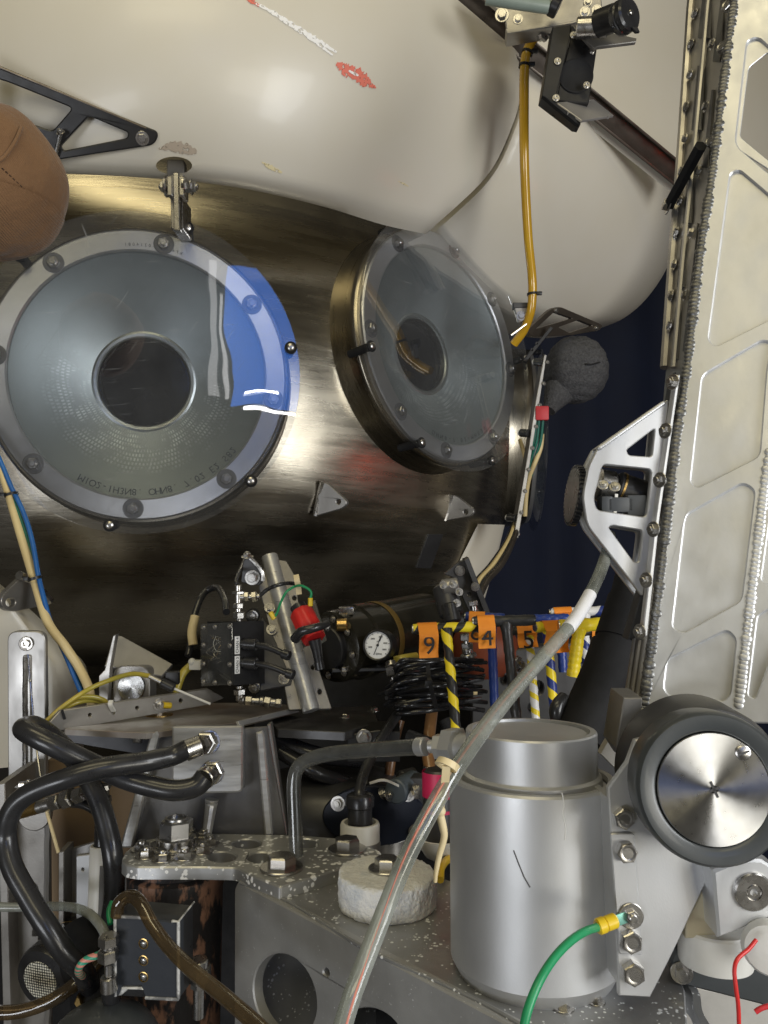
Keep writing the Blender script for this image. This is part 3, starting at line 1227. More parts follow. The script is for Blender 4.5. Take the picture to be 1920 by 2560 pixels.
# brown cap of someone standing beside the sphere
def cap_material(rib):
    m, tt, b, N, L = nt('brown_cotton_twill_rib' if rib else 'brown_cotton_twill')
    b.inputs['Roughness'].default_value = .85
    b.inputs['Sheen Weight'].default_value = .15
    tc = N.new('ShaderNodeTexCoord')
    wv_ = N.new('ShaderNodeTexWave')
    wv_.bands_direction = 'X'
    wv_.inputs['Scale'].default_value = 110 if rib else 190
    wv_.inputs['Distortion'].default_value = .6 if rib else 1.5
    mp = N.new('ShaderNodeMapping')
    mp.inputs['Rotation'].default_value = (0, .5, 0)
    L.new(tc.outputs['Object'], mp.inputs[0])
    L.new(mp.outputs[0], wv_.inputs['Vector'])
    no = N.new('ShaderNodeTexNoise')
    no.inputs['Scale'].default_value = 18
    no.inputs['Detail'].default_value = 8
    L.new(tc.outputs['Object'], no.inputs['Vector'])
    mx = N.new('ShaderNodeMix')
    mx.data_type = 'RGBA'
    mx.inputs[6].default_value = (.14, .068, .026, 1)
    mx.inputs[7].default_value = (.23, .122, .052, 1)
    L.new(no.outputs['Fac'], mx.inputs[0])
    L.new(mx.outputs[2], b.inputs['Base Color'])
    bp = N.new('ShaderNodeBump')
    bp.inputs['Strength'].default_value = .4 if rib else .2
    bp.inputs['Distance'].default_value = .002
    L.new(wv_.outputs['Fac'], bp.inputs['Height'])
    b2 = N.new('ShaderNodeBump')
    b2.inputs['Strength'].default_value = .5
    b2.inputs['Distance'].default_value = .02
    L.new(no.outputs['Fac'], b2.inputs['Height'])
    L.new(bp.outputs[0], b2.inputs['Normal'])
    L.new(b2.outputs[0], b.inputs['Normal'])
    return m


CC_ = P(-30, 455, .95)
t = thing('cap', 'brown cotton cap with stitched seams beside the sphere', 'cap', CC_ + V((0, 0, -.09)))
cr_, cb_ = MB(), MB()
axx = (RT, FW, UP)


def capsurf(mb, th0, th1, ring, seg=64, off=0.0):
    vs, fs = [], []
    for i in range(ring + 1):
        th = th0 + (th1 - th0) * i / ring
        for k in range(seg):
            a = 2 * PI * k / seg
            w = 1 + .012 * math.sin(3 * a + 5 * th) + .008 * math.sin(7 * a - 3 * th)
            d = RT * ((.0915 + off) * w * math.sin(th) * math.cos(a)) + FW * ((.105 + off) * w * math.sin(th) * math.sin(a)) + UP * ((.091 + off) * w * math.cos(th))
            vs.append(CC_ + d)
    for i in range(ring):
        for k in range(seg):
            j = (k + 1) % seg
            fs.append((i * seg + k, (i + 1) * seg + k, (i + 1) * seg + j, i * seg + j))
    fs.append(tuple(range(seg)))
    fs.append(tuple(range(ring * seg, ring * seg + seg))[::-1])
    return mb.add(vs, fs)


part(capsurf(cr_, .02, 1.95, 24), 'crown', cap_material(False), t, 80)
part(capsurf(cb_, 1.93, 3.05, 16, off=.0012), 'band', cap_material(True), t, 80)


def oncap(px, py, o=.0015):
    r = ray(px, py)
    best = None
    for k in range(400):
        d = .8 + k * .0006
        q = CAM + r * d - CC_
        if (q.dot(RT) / .0915) ** 2 + (q.dot(FW) / .105) ** 2 + (q.dot(UP) / .091) ** 2 <= 1.0:
            return CAM + r * (d - o)
    return CAM + r * .93


part(MB().tube(smooth([oncap(*p) for p in ((54, 318), (40, 350), (22, 378), (4, 398), (-25, 410))], 6), .0022, 8), 'seam', cap_material(False), t, 80)
sb = MB()
for i in range(9):
    x0, y0 = 5 + i * 9, 420 + i * 8.5
    sb.tube([oncap(x0, y0), oncap(x0 + 5, y0 + 5)], .0007, 6)
part(sb, 'stitching', mk('brown_thread', (.05, .025, .012), 0, .8), t, 80)

# ================================================================== left: cables, lower lug, slotted bracket
hose('signal_cable', [(-60, 1060, 1.33), (-8, 1140, 1.31), (13, 1205, 1.29), (54, 1345, 1.245), (87, 1453, 1.20), (119, 1554, 1.165), (163, 1616, 1.16), (198, 1670, 1.16), (222, 1722, 1.15), (230, 1770, 1.16)], .0068, m_beige, 'thick beige cable running down beside the large viewport', 'cable')
hose('signal_cable', [(-60, 1010, 1.33), (0, 1150, 1.30), (27, 1215, 1.28), (58, 1280, 1.26), (80, 1350, 1.235), (96, 1440, 1.195), (112, 1505, 1.175), (128, 1560, 1.17), (165, 1640, 1.165), (190, 1700, 1.16), (207, 1740, 1.15)], .0038, m_blue, 'thin blue cable tied to the thick beige cable', 'cable')
hose('signal_cable', [(-60, 1025, 1.335), (-2, 1160, 1.30), (20, 1215, 1.285), (50, 1290, 1.262), (72, 1360, 1.24), (92, 1452, 1.205), (125, 1556, 1.172), (170, 1640, 1.168), (197, 1700, 1.165), (212, 1745, 1.16)], .0026, m_teal, 'thin dark green cable between the beige and blue cables', 'cable')
for (px, py, d, dx, dy, lab) in ((28, 1236, 1.272, 16, 6, 'black cable tie round the beige cable beside the large viewport'), (88, 1446, 1.195, 20, 5, 'black cable tie holding the beige cable to the steel lug')):
    c = P(px, py, d)
    ax = (P(px + 6, py + 20, d) - c).normalized()
    x, y, z = frame(ax)
    pts = [c + x * (.0125 * math.cos(a)) + y * (.0105 * math.sin(a)) for a in [2 * PI * i / 24 for i in range(25)]]
    mb = MB().strip(pts, ax, .0045, .0014)
    mb.box(c - RT * .012 - FW * .004, (RT, FW, UP), (.004, .003, .003), .0006)
    single(mb, 'cable_tie', m_zip, lab, 'cable tie')

pl = plane3((28, 1506, 1.185), (120, 1500, 1.26), (65, 1446, 1.215))
t = thing('hull_lug', 'steel lug with round hole below the large viewport beside white fairing', 'lug', hit(110, 1500, pl))
lug = [(3, 1505), (5, 1493), (14, 1480), (60, 1438), (82, 1442), (128, 1498), (120, 1512), (36, 1529), (18, 1526), (7, 1517)]
part(MB().plate(rounded(lug, 6), pl, .009, [ell(27, 1506, 12, 12, 20)], .001), 'plate', m_greyp, t)
part(MB().tube([hit(48, 1438, pl), hit(90, 1455, pl) - pl[1] * .004, hit(132, 1503, pl) - pl[1] * .006], .007, 10), 'weld', m_steel, t)

pl = flat(1.12)
t = thing('slotted_bracket', 'grey steel plate bracket with raised weld rib on the white lower fairing', 'bracket', hit(65, 1930, pl))
part(MB().plate(rounded([(18, 1578, 26), (112, 1578, 26), (114, 1760), (113, 1965, 14), (20, 1968, 14)], 14), pl, .010, (), .0015), 'plate', m_steeld, t)
part(MB().plate(rounded([(56, 1638, 6), (75, 1638, 6), (77, 1960), (54, 1960)], 3), (pl[0] + pl[1] * .004, pl[1]), .004, (), .001), 'slot', m_steeld, t)
part(MB().tube(smooth([hit(62 + rng.uniform(-.8, .8), y, (pl[0] + pl[1] * .006, pl[1])) for y in range(1642, 1960, 14)], 3), .0032, 8), 'weld_rib', m_steel, t)
part(MB().cyl(hit(66, 1609, pl), hit(66, 1609, (pl[0] + pl[1] * .003, pl[1])), .0105, seg=24, ch=.0008), 'washer', m_steel, t)
bolt('socket', hit(66, 1609, (pl[0] + pl[1] * .003, pl[1])), pl[1], .006, t)
single(MB().tube(smooth([P(70, 1636, 1.098), P(77, 1720, 1.09), (P(90, 1860, 1.07)), P(104, 1960, 1.05)], 6), .0016, 8).ball(P(76, 1702, 1.0915), .0024, 10, 6), 'wire_rod', m_steel, 'thin bright wire rod hanging down the grey slotted bracket', 'rod')

# floor bracket under it: column with tan board behind
t = thing('support_column', 'grey welded steel column at the outer edge under the black hoses', 'column', P(70, 2700, 1.05))
part(MB().plate([(-8, 1960), (12, 1958), (34, 2720), (12, 2720)], flat(1.02), .09, (), .001), 'flange', m_greyp, t)
part(MB().plate([(30, 1985), (118, 1985), (124, 2720), (34, 2720)], flat(1.045), .012, (), .001), 'web', m_greyp, t)
part(MB().tube(smooth([P(119 + rng.uniform(-1.2, 1.2), y, 1.043) for y in range(1990, 2700, 16)], 3), .0048, 8), 'weld', m_steeld, t)
bolt('hex', P(74, 2225, 1.045), -FW, .008, t)
bolt('hex', P(58, 1968, 1.0), Z, .007, t)
bolt('nut', P(70, 1965, 1.02), Z, .006, t)
single(MB().plate([(120, 1900), (340, 1900), (340, 2330), (120, 2330)], flat(1.16), .015), 'board', m_tan, 'plain tan board behind the black hoses', 'board')
single(MB().cyl(P(112, 2012, 1.0), P(146, 2132, .97), .0022, seg=10), 'rod', m_cream, 'thin cream rod hanging from the brass fitting below the black hoses', 'rod')

# ================================================================== sphere lugs
def sphere_d(px, py):
    r = ray(px, py).normalized()
    oc = CAM - SPH
    bq = oc.dot(r)
    disc = bq * bq - (oc.dot(oc) - RS * RS)
    if disc < 0:
        return None
    return CAM + r * (-bq - math.sqrt(disc))


def on_hull(px, py, off=0):
    p = sphere_d(px, py)
    return p + (p - SPH).normalized() * off


for (pts, hole, lab) in (([(806, 1206), (818, 1208), (866, 1252), (866, 1262), (852, 1272), (788, 1290), (795, 1240)], (846, 1254), 'dark triangular steel lug on the sphere between the two viewports'),
                         ([(1130, 1236), (1142, 1240), (1180, 1270), (1186, 1280), (1176, 1290), (1112, 1302), (1120, 1270)], (1164, 1280), 'lighter triangular steel lug on the sphere below the turned viewport')):
    base = on_hull(pts[0][0], (pts[0][1] + pts[-2][1]) / 2, .015)
    vdir = (CAM - base).normalized()
    nn = (vdir * .85 + RT * -.35).normalized()
    pl = (base + vdir * .012, nn)
    t = thing('hull_lug', lab, 'lug', base)
    part(MB().plate(rounded(pts, 7), pl, .012, [ell(hole[0], hole[1], 6, 7, 16)], .0012), 'plate', m_greyp if hole[0] > 1000 else m_steeld, t)
    part(MB().tube([hit(pts[0][0], pts[0][1], pl), hit(pts[-1][0], pts[-1][1], pl) - nn * .006, hit(pts[-2][0], pts[-2][1], pl)], .006, 8), 'weld', m_steel, t)
# thin rectangular pad on the sphere
pp = [on_hull(x, y, .004) for x, y in ((1068, 1335), (1105, 1335), (1075, 1420), (1038, 1418))]
single(MB().slab(pp, [], (pp[0] - SPH), .006, .0005), 'hull_pad', m_dark, 'faint rectangular pad on the shaded lower sphere', 'pad')

# ================================================================== yellow earth cable and its flange on the left shelf
t = thing('flange_mount', 'round steel flange disc with screws on a grey gusset below the sphere', 'flange', P(331, 1755, 1.18))
pl = planeN((331, 1717, 1.16), V((-.05, -1, .05)))
part(MB().plate(rounded([(282, 1680, 20), (300, 1664), (366, 1664, 20), (374, 1700), (374, 1760), (282, 1760)], 10), pl, .03, (), .0015), 'housing', m_greyp, t)
c = hit(331, 1717, pl)
x, y, z = frame(pl[1])
m_disc = mk('turned_steel_disc', (.62, .62, .61), 1, .25, (.52, .52, .51), 40, aniso=.9, radial=True)
fpart(MB().lathe((0, 0, 0), Z, [(.0215, 0), (.0215, .004), (.020, .006), (.002, .0055)], 40), 'disc', m_disc, t, MAT4(c, x, y, z))
for k in range(6):
    a = k * PI / 3 + .4
    bolt('socket', c + x * (.0155 * math.cos(a)) + y * (.0155 * math.sin(a)) + z * .0055, z, .0013, t, 'screw')
pg = plane3((285, 1590, 1.22), (430, 1670, 1.2), (270, 1660, 1.18))
part(MB().plate([(285, 1586), (305, 1590), (432, 1660), (405, 1690), (262, 1664), (272, 1630)], pg, .008, (), .001), 'gusset', m_steeld, t)
part(MB().plate([(247, 1690), (262, 1674), (282, 1590), (290, 1586), (276, 1668), (268, 1770), (247, 1770)], flat(1.145), .012, (), .001), 'rib', m_greyp, t)

for i, (pts, lab) in enumerate((([(108, 1812, 1.06), (150, 1772, 1.08), (215, 1727, 1.10), (275, 1700, 1.10), (330, 1685, 1.09), (375, 1690, 1.08)], 'yellow green earth cable arching to the silver crimp fitting'),
                                ([(112, 1806, 1.08), (150, 1774, 1.09), (190, 1745, 1.10), (230, 1742, 1.11), (262, 1752, 1.12), (268, 1768, 1.13)], 'yellow green cable looping low behind the shelf edge'),
                                ([(108, 1815, 1.075), (148, 1780, 1.085), (195, 1756, 1.10), (240, 1752, 1.12), (266, 1764, 1.13)], 'yellow green cable lowest of the loops behind the shelf edge'))):
    hose('earth_cable', pts, .0034, m_ycab, lab, 'cable')
t = thing('probe', 'black handled probe with white rod at the end of the yellow cable', 'probe', P(415, 1720, 1.08))
part(MB().cyl(P(372, 1690, 1.08), P(405, 1706, 1.08), .0034, seg=14, ch=.0008), 'ferrule', m_steel, t)
part(MB().cyl(P(403, 1705, 1.08), P(436, 1722, 1.08), .0068, seg=16, ch=.002), 'handle', m_rubber, t)
part(MB().cyl(P(434, 1721, 1.08), P(526, 1760, 1.07), .0017, seg=10), 'rod', m_whitep, t)
part(MB().box(P(432, 1694, 1.09), (RT, FW, UP), (.009, .006, .009), .001), 'clip', m_black, t)
hose('earth_cable', [(440, 1732, 1.16), (448, 1705, 1.165), (460, 1680, 1.17), (482, 1660, 1.18)], .0062, m_ycab, 'thick yellow cable with white tie beside the clear lidded box', 'cable')
single(MB().box(P(489, 1662, 1.165), (RT, FW, UP), (.009, .006, .007), .002).ball(P(480, 1655, 1.163), .006, 10, 8), 'cable_tie', m_wzip, 'white knotted tie on the thick yellow cable', 'cable tie')
hose('cable', [(470, 1640, 1.2), (478, 1600, 1.22), (480, 1560, 1.25), (500, 1500, 1.28), (520, 1475, 1.30), (545, 1470, 1.28), (562, 1500, 1.2), (566, 1530, 1.16)], .0055, m_rubber, 'black cable with a cream sleeve arching behind the clear lidded box', 'cable')
single(MB().tube(smooth([P(483, 1612, 1.205), P(480, 1580, 1.21), P(488, 1540, 1.22)], 6), .0072, 14), 'cable_sleeve', m_beige, 'cream label sleeve on the black cable beside the sphere', 'sleeve')

# ================================================================== steel shelf and hose manifold tower
hp = hplane(365, 1832, 1.0)
t = thing('manifold_tower', 'welded steel tower with flat top plate carrying the hose manifold', 'bracket', P(510, 2095, 1.0))
top = part(MB().plate([(163, 1822), (365, 1832), (592, 1806), (747, 1768), (690, 1757), (520, 1757), (350, 1780), (160, 1812)], hp, .008, (), .0008), 'top_plate', m_rust, t)
top2 = part(MB().plate([(596, 1803), (748, 1767), (748, 1780), (600, 1815)], plane3((596, 1803, 1.02), (748, 1767, 1.19), (598, 1815, 1.02)), .004, (), .0005), 'cut_edge', m_mill, t)
bolt('hex', hit(398, 1788, hp), Z, .0065, top)
part(MB().cyl(hit(398, 1788, hp), hit(398, 1788, hp) + Z * .0015, .020, seg=28), 'washer', m_brass, top)
pf = plane3((375, 1834, 1.005), (668, 1818, 1.02), (500, 2090, .985))
part(MB().plate([(378, 1836), (668, 1816), (716, 2095), (300, 2118)], (pf[0] - pf[1] * .018, pf[1]), .012, (), .001), 'front_panel', mk('dark_steel_panel', (.20, .195, .19), .7, .38, (.14, .137, .133), 8, rvar=.12, bump=.1, bscale=200), t)
part(MB().plate([(377, 1832), (392, 1828), (396, 1838), (330, 2120), (300, 2120)], pf, .09, (), .002), 'gusset', m_mill, t)
part(MB().plate([(640, 1832), (655, 1828), (660, 1836), (682, 2088), (662, 2090)], pf, .05, (), .002), 'gusset', m_mill, t)
part(MB().plate([(668, 1812), (676, 1810), (718, 2088), (706, 2090)], (pf[0] - pf[1] * .03, pf[1]), .06, (), .001), 'gusset', m_steeld, t)
mfl = part(MB().plate(rounded([(430, 1817), (606, 1815), (606, 1981, 14), (430, 1984)], 4), (pf[0] + pf[1] * .012, pf[1]), .028, (), .002), 'manifold_block', m_mill, t)
for (px, py) in ((521, 1855), (530, 1931)):
    pm_ = (pf[0] + pf[1] * .0125, pf[1])
    part(MB().cyl(hit(px, py, pm_), hit(px, py, (pm_[0] + pf[1] * .002, pf[1])), .0155, seg=28, ch=.0008), 'port_face', m_steel, mfl)
part(MB().tube(smooth([hit(530, 1998, pf), hit(527, 2020, pf), hit(517, 2088, (pf[0] + pf[1] * .01, pf[1]))], 4), .0065, 10, rfn=lambda s: .009 - .003 * s), 'welded_rib', m_mill, t)
# L-angle strip behind the shelf
ps = plane3((112, 1822, 1.02), (530, 1750, 1.16), (152, 1778, 1.03))
sh = thing('angle_strip', 'grey drilled steel angle strip along the back of the shelf', 'strip', hit(300, 1800, ps))
part(MB().plate([(110, 1822), (150, 1777), (520, 1722), (560, 1745), (520, 1762), (160, 1826)], ps, .005, [ell(225, 1788, 5, 5, 12), ell(343, 1770, 5, 5, 12), ell(452, 1752, 5, 6, 12), ell(284, 1780, 5, 6, 12)], .0006), 'strip', m_greyp, sh)
bolt('nut', hit(398, 1762, ps), ps[1], .0062, sh)
part(MB().cyl(hit(408, 1763, (ps[0] + ps[1] * .004, ps[1])), hit(428, 1764, (ps[0] + ps[1] * .004, ps[1])), .0045, seg=12, ch=.001), 'crimp', m_crimp, sh)
part(MB().strip(smooth([hit(278, 1752, (ps[0] + ps[1] * .004, ps[1])), hit(276, 1762, (ps[0] + ps[1] * .008, ps[1])), hit(284, 1778, (ps[0] + ps[1] * .003, ps[1]))], 5), RT, .006, .003), 'white_tie', m_wzip, sh)
part(MB().strip([hit(155, 1775, (ps[0] + ps[1] * .003, ps[1])), hit(162, 1798, (ps[0] + ps[1] * .003, ps[1]))], RT, .003, .002), 'black_tie', m_zip, sh)
part(MB().plate([(120, 1828), (375, 1842), (372, 1890), (250, 1870), (128, 1848)], flat(1.06), .02, (), .001), 'lower_flange', m_dark, sh)
bolt('hex', P(344, 1846, 1.04), V((0, -.2, -1)), .006, sh)

# ================================================================== junction box
pj = plane3((500, 1560, 1.125), (581, 1556, 1.10), (500, 1716, 1.125))
pk = plane3((581, 1556, 1.10), (660, 1553, 1.14), (581, 1712, 1.10))
t = thing('junction_box', 'black electronics box with clear lid and two channel labels', 'junction box', P(581, 1715, 1.11))
A_, B_, C_ = hit(498, 1558, pj), hit(581, 1555, pj), hit(660, 1552, pk)
D_, E_, F_ = hit(500, 1718, pj), hit(583, 1714, pj), hit(662, 1708, pk)
bk = (B_ - A_) + (C_ - B_)
G_, H_ = A_ + (C_ - B_), D_ + (F_ - E_)
m_boxblk = m_black
pjb = (pj[0] - pj[1] * .016, pj[1])
part(MB().add([A_ - pj[1] * .018, B_ - pj[1] * .002, C_, G_, D_ - pj[1] * .018, E_ - pj[1] * .002, F_, H_], [(0, 1, 2, 3), (7, 6, 5, 4), (0, 4, 5, 1), (1, 5, 6, 2), (2, 6, 7, 3), (3, 7, 4, 0)]), 'body', m_matt, t)
part(MB().plate(rounded([(500, 1560), (580, 1556), (582, 1712), (502, 1716)], 4), pj, .004, (), .0008), 'clear_lid', m_lid, t)
for k, (fx, fy) in enumerate(((.1, .07), (.45, .06), (.9, .05), (.1, .35), (.1, .65), (.9, .36), (.9, .66), (.1, .94), (.45, .95), (.9, .96))):
    bolt('socket', hit(500 + 82 * fx, 1558 + 156 * fy, pj), pj[1], .0026, t, 'lid_screw')
for k in range(8):
    q = [hit(540 + rng.uniform(-24, 24), 1590 + 16 * j + rng.uniform(-10, 10), (pj[0] - pj[1] * .010, pj[1])) for j in range(5)]
    part(MB().tube(smooth(q, 6), .0005, 6), 'inner_wire', rng.choice([m_steel, m_brass, m_steel, m_wzip]), t)
u_ = (C_ - B_).normalized()
for body, py in (('CHAN 4', 1613), ('CHAN 3', 1662)):
    c = hit(593, py, (pk[0] + pk[1] * .0006, pk[1]))
    lb = part(MB().box(c, (u_, UP, pk[1]), (.0042, .0128, .0004)), 'label_strip', m_label, t)
    zx = UP
    text(body, .0062, MAT4(c + pk[1] * .0006, UP, -u_, pk[1]), m_ink, lb)
for py, ex, ey in ((1609, 712, 1636), (1656, 722, 1684)):
    a = hit(605, py, pk)
    b = hit(642, py + 3, (pk[0] + pk[1] * .020, pk[1]))
    part(MB().cyl(a, a.lerp(b, .2), .0065, seg=16).cyl(a.lerp(b, .15), b, .0085, seg=18, ch=.001), 'plug', m_rubber, t)
    e = P(ex, ey, 1.09)
    part(MB().tube(smooth([b, b.lerp(e, .5) + UP * .002, e], 6), .0048, 12).cyl(e - (e - b).normalized() * .004, e + (e - b).normalized() * .008, .0072, seg=16, ch=.001), 'plug_lead', m_rubber, t)
for (px, py) in ((631, 1540), (636, 1718)):
    part(MB().plate(rounded(ell(px, py, 17, 18, 16), 2), flat(1.15), .01, (), .001), 'mounting_ear', m_matt, t)
    bolt('hex', P(px, py, 1.149), -FW, .006, t)


def fitting(pts, rs, name, mat, parent):
    """run of hex nuts and collars along pixel points"""
    mb = MB()
    for i in range(len(pts) - 1):
        a, b = P(*pts[i]), P(*pts[i + 1])
        r = rs[i]
        if r > 0:
            x, y, z = frame(b - a)
            L_ = (b - a).length
            vs = [a + x * (r * math.cos(k * PI / 3)) + y * (r * math.sin(k * PI / 3)) for k in range(6)]
            vs2 = [v + z * L_ for v in vs]
            mb.add([v + z * L_ * .08 for v in vs] + [v - z * L_ * .08 for v in vs2] + [a + (v - a) * .86 for v in vs] + [b + (v - b) * .86 for v in vs2],
                   [(k, (k + 1) % 6, 6 + (k + 1) % 6, 6 + k) for k in range(6)] + [(12 + k, 12 + (k + 1) % 6, (k + 1) % 6, k) for k in range(6)] + [(6 + k, 6 + (k + 1) % 6, 18 + (k + 1) % 6, 18 + k) for k in range(6)] + [(17, 16, 15, 14, 13, 12), (18, 19, 20, 21, 22, 23)])
        else:
            mb.cyl(a, b, -r, seg=16, ch=min(.001, -r * .2))
    return part(mb, name, mat, parent, 30)


t = thing('tube_fitting', 'chrome tee fitting stack rising from the clear lidded box', 'fitting', P(597, 1553, 1.12))
d = 1.12
fitting([(597, 1556, d), (597, 1546, d), (597, 1530, d), (596, 1520, d), (596, 1508, d), (596, 1484, d), (596, 1478, d), (596, 1462, d)], [-.005, .0085, -.005, .008, -.005, .0095, -.005], 'stack', m_steel, t)
fitting([(600, 1492, d), (612, 1492, d), (622, 1491, d), (630, 1493, d), (642, 1491, d), (650, 1491, d)], [-.006, .007, -.005, .008, -.004], 'branch', m_steel, t)
hose('cable', [(648, 1491, 1.12), (668, 1474, 1.12), (690, 1464, 1.11), (715, 1458, 1.12), (735, 1459, 1.15)], .0030, m_rubber, 'thin black tube from the chrome tee over the strut', 'tube')
hose('cable', [(594, 1462, 1.12), (590, 1450, 1.13), (602, 1420, 1.2), (612, 1396, 1.3)], .0028, m_rubber, 'thin black tube rising from the chrome tee stack', 'tube')
t = thing('tube_fitting', 'chrome elbow fitting lying on the shelf under the clear lidded box', 'fitting', P(600, 1757, 1.12))
fitting([(598, 1713, 1.115), (599, 1722, 1.115), (600, 1736, 1.115), (600, 1752, 1.115)], [-.005, .009, -.006], 'riser', m_steel, t)
fitting([(600, 1750, 1.115), (614, 1751, 1.11), (630, 1752, 1.11), (650, 1753, 1.11), (660, 1753, 1.11), (676, 1756, 1.11), (690, 1757, 1.11), (703, 1758, 1.11)], [-.006, .007, -.006, -.0075, .008, -.006, .007], 'run', m_steel, t)
part(MB().cyl(P(566, 1552, 1.15), P(566, 1518, 1.15), .0085, seg=18, ch=.001), 'cap', m_rubber, t) if False else None

# ================================================================== tilted steel strut
a, b = P(677, 1404, 1.23), P(778, 1778, 1.14)
t = thing('strut', 'tilted steel tube strut welded to a drilled grey plate', 'strut', b)
ax = (b - a).normalized()
ps_ = plane3((677, 1404, 1.235), (778, 1778, 1.145), (800, 1500, 1.225))
part(MB().plate(rounded([(654, 1424, 14), (690, 1398), (716, 1402), (738, 1440), (748, 1520), (830, 1772), (722, 1775), (708, 1700), (648, 1470)], 5), ps_, .008, [ell(736, 1495, 5, 6, 12), ell(782, 1668, 5, 6, 12), ell(799, 1729, 5, 7, 12)], .001), 'plate', m_greyp, t)
part(MB().cyl(a - ax * .01, b, .0132, seg=28, ch=.001), 'tube', m_mill, t)
part(MB().plate([(655, 1540), (676, 1572), (730, 1700), (728, 1712), (650, 1727), (650, 1560)], (ps_[0] + ps_[1] * .004, ps_[1]), .006, (), .001), 'side_plate', m_dark, t)
for (px, py) in ((674, 1520), (679, 1574), (709, 1697)):
    bolt('hex', hit(px, py, (ps_[0] + ps_[1] * .004, ps_[1])), ps_[1], .0058, t)
# swivel lug at the top
t = thing('swivel_lug', 'dark steel pivot lug with bolt at the top of the tilted strut', 'lug', P(635, 1465, 1.2))
pz = flat(1.19)
part(MB().plate(rounded([(602, 1456), (608, 1400), (622, 1392), (652, 1428, 12), (660, 1450, 12), (650, 1464)], 6), pz, .012, (), .001), 'plate', m_dark, t)
part(MB().tube(smooth([hit(624, 1394, pz), hit(640, 1410, pz), hit(656, 1432, pz), hit(657, 1452, pz)], 5), .0035, 8), 'edge', m_steel, t)
bolt('hex', hit(631, 1444, pz), -FW, .0078, t)
bolt('nut', P(618, 1393, 1.19), V((0, -.3, 1)), .0065, t)

# ================================================================== red capped connector
t = thing('connector', 'red ribbed connector collar with black strap on the strut plate', 'connector', P(775, 1620, 1.12))
a, b = P(752, 1528, 1.125), P(786, 1598, 1.10)
ax = (b - a).normalized()
x, y, z = frame(ax)
mb = MB()
vs, fs, n = [], [], 48
for h, rr in ((0, .0155), (.004, .018), (.034, .0185), (.036, .016), (.040, .016), (.042, .0175), ((b - a).length, .017)):
    for k in range(n):
        r_ = rr * (1.0 if (k // 3) % 2 else .955)
        an = 2 * PI * k / n
        vs.append(a + z * h + x * (r_ * math.cos(an)) + y * (r_ * math.sin(an)))
for i in range(6):
    for k in range(n):
        fs.append((i * n + k, i * n + (k + 1) % n, (i + 1) * n + (k + 1) % n, (i + 1) * n + k))
fs += [tuple(range(n))[::-1], tuple(range(6 * n, 7 * n))]
part(mb.add(vs, fs), 'collar', m_red, t, 50)
part(MB().tube(smooth([P(786, 1598, 1.10), P(792, 1625, 1.10), P(799, 1668, 1.10)], 6), .008, 14, rfn=lambda s: .0095 - .0035 * s).cyl(P(796, 1652, 1.10), P(800, 1674, 1.10), .0072, seg=14, ch=.001), 'tail', m_rubber, t)
part(MB().tube(smooth([P(737, 1598, 1.085), P(752, 1580, 1.075), P(775, 1573, 1.072), P(800, 1566, 1.078), P(818, 1560, 1.09)], 6), .008, 12, rfn=lambda s: .0072 - .002 * s), 'strap', m_rubber, t)
bolt('nut', P(817, 1568, 1.09), V((1, -.5, .3)), .004, t)
part(MB().plate([(730, 1520), (748, 1514), (778, 1610), (758, 1620)], flat(1.13), .01).plate([(778, 1506), (787, 1502), (816, 1602), (796, 1615)], flat(1.13), .01), 'backing_plate', mk('olive_plate', (.16, .16, .13), .3, .5), t)
part(MB().cyl(P(744, 1515, 1.13), P(752, 1530, 1.125), .012, seg=16), 'neck', m_rubber, t)
for pts, ends, lab in (([(736, 1466, 1.12), (716, 1480, 1.11), (702, 1506, 1.11), (693, 1532, 1.11), (684, 1545, 1.11)], (681, 1540), 0), ([(736, 1466, 1.12), (752, 1464, 1.11), (770, 1472, 1.105), (778, 1482, 1.105), (776, 1498, 1.105)], (775, 1506), 0)):
    part(MB().tube(smooth([P(*p) for p in pts], 6), .0019, 8), 'earth_lead', m_green, t)
    e = P(pts[-1][0], pts[-1][1], pts[-1][2])
    dn = (P(ends[0] - (4 if ends[0] < 700 else -1), ends[1] + 10, pts[-1][2]) - P(pts[-1][0], pts[-1][1] - 2, pts[-1][2])).normalized()
    if ends[0] < 700:
        dn = (P(672, 1524, 1.11) - P(684, 1545, 1.11)).normalized()
    part(MB().cyl(e - dn * .002, e + dn * .010, .0036, seg=12, ch=.0008), 'crimp', m_crimp, t)
part(MB().strip(smooth([P(740, 1438, 1.12), P(743, 1452, 1.115), P(746, 1468, 1.12), P(748, 1486, 1.12)], 4), RT, .008, .003), 'sleeve', m_cream, t)

# ================================================================== oil housing with gauge
a, b = P(828, 1618, 1.22), P(1075, 1560, 1.42)
ax = (b - a).normalized()
t = thing('pressure_housing', 'glossy black cylindrical housing with bolted end cap under the sphere', 'housing', P(900, 1690, 1.28))
m_olive = mk('black_glossy_housing', (.020, .019, .014), .2, .22, (.032, .028, .018), 7, coat=.4)
part(MB().lathe(a, ax, [(.046, .0), (.056, .004), (.058, .012), (.058, .05), (.062, .052), (.062, .075), (.059, .077), (.059, .27), (.070, .272), (.072, .30), (.06, .31)], 48), 'barrel', m_olive, t)
part(MB().lathe(a, ax, [(.033, -.012), (.035, -.010), (.035, .001)], 40), 'end_cap', m_black, t)
x, y, z = frame(ax)
for k in range(8):
    an = k * PI / 4 + .2
    bolt('socket', a + x * (.046 * math.cos(an)) + y * (.046 * math.sin(an)) - z * .001, -z, .0038, t, 'cap_screw')
part(MB().lathe(a + ax * .10, ax, [(.0598, 0), (.0602, .001), (.0602, .012), (.0598, .013)], 48, cap0=False, cap1=False), 'yellow_band', mk('ochre_band', (.16, .10, .02), 0, .5), t)
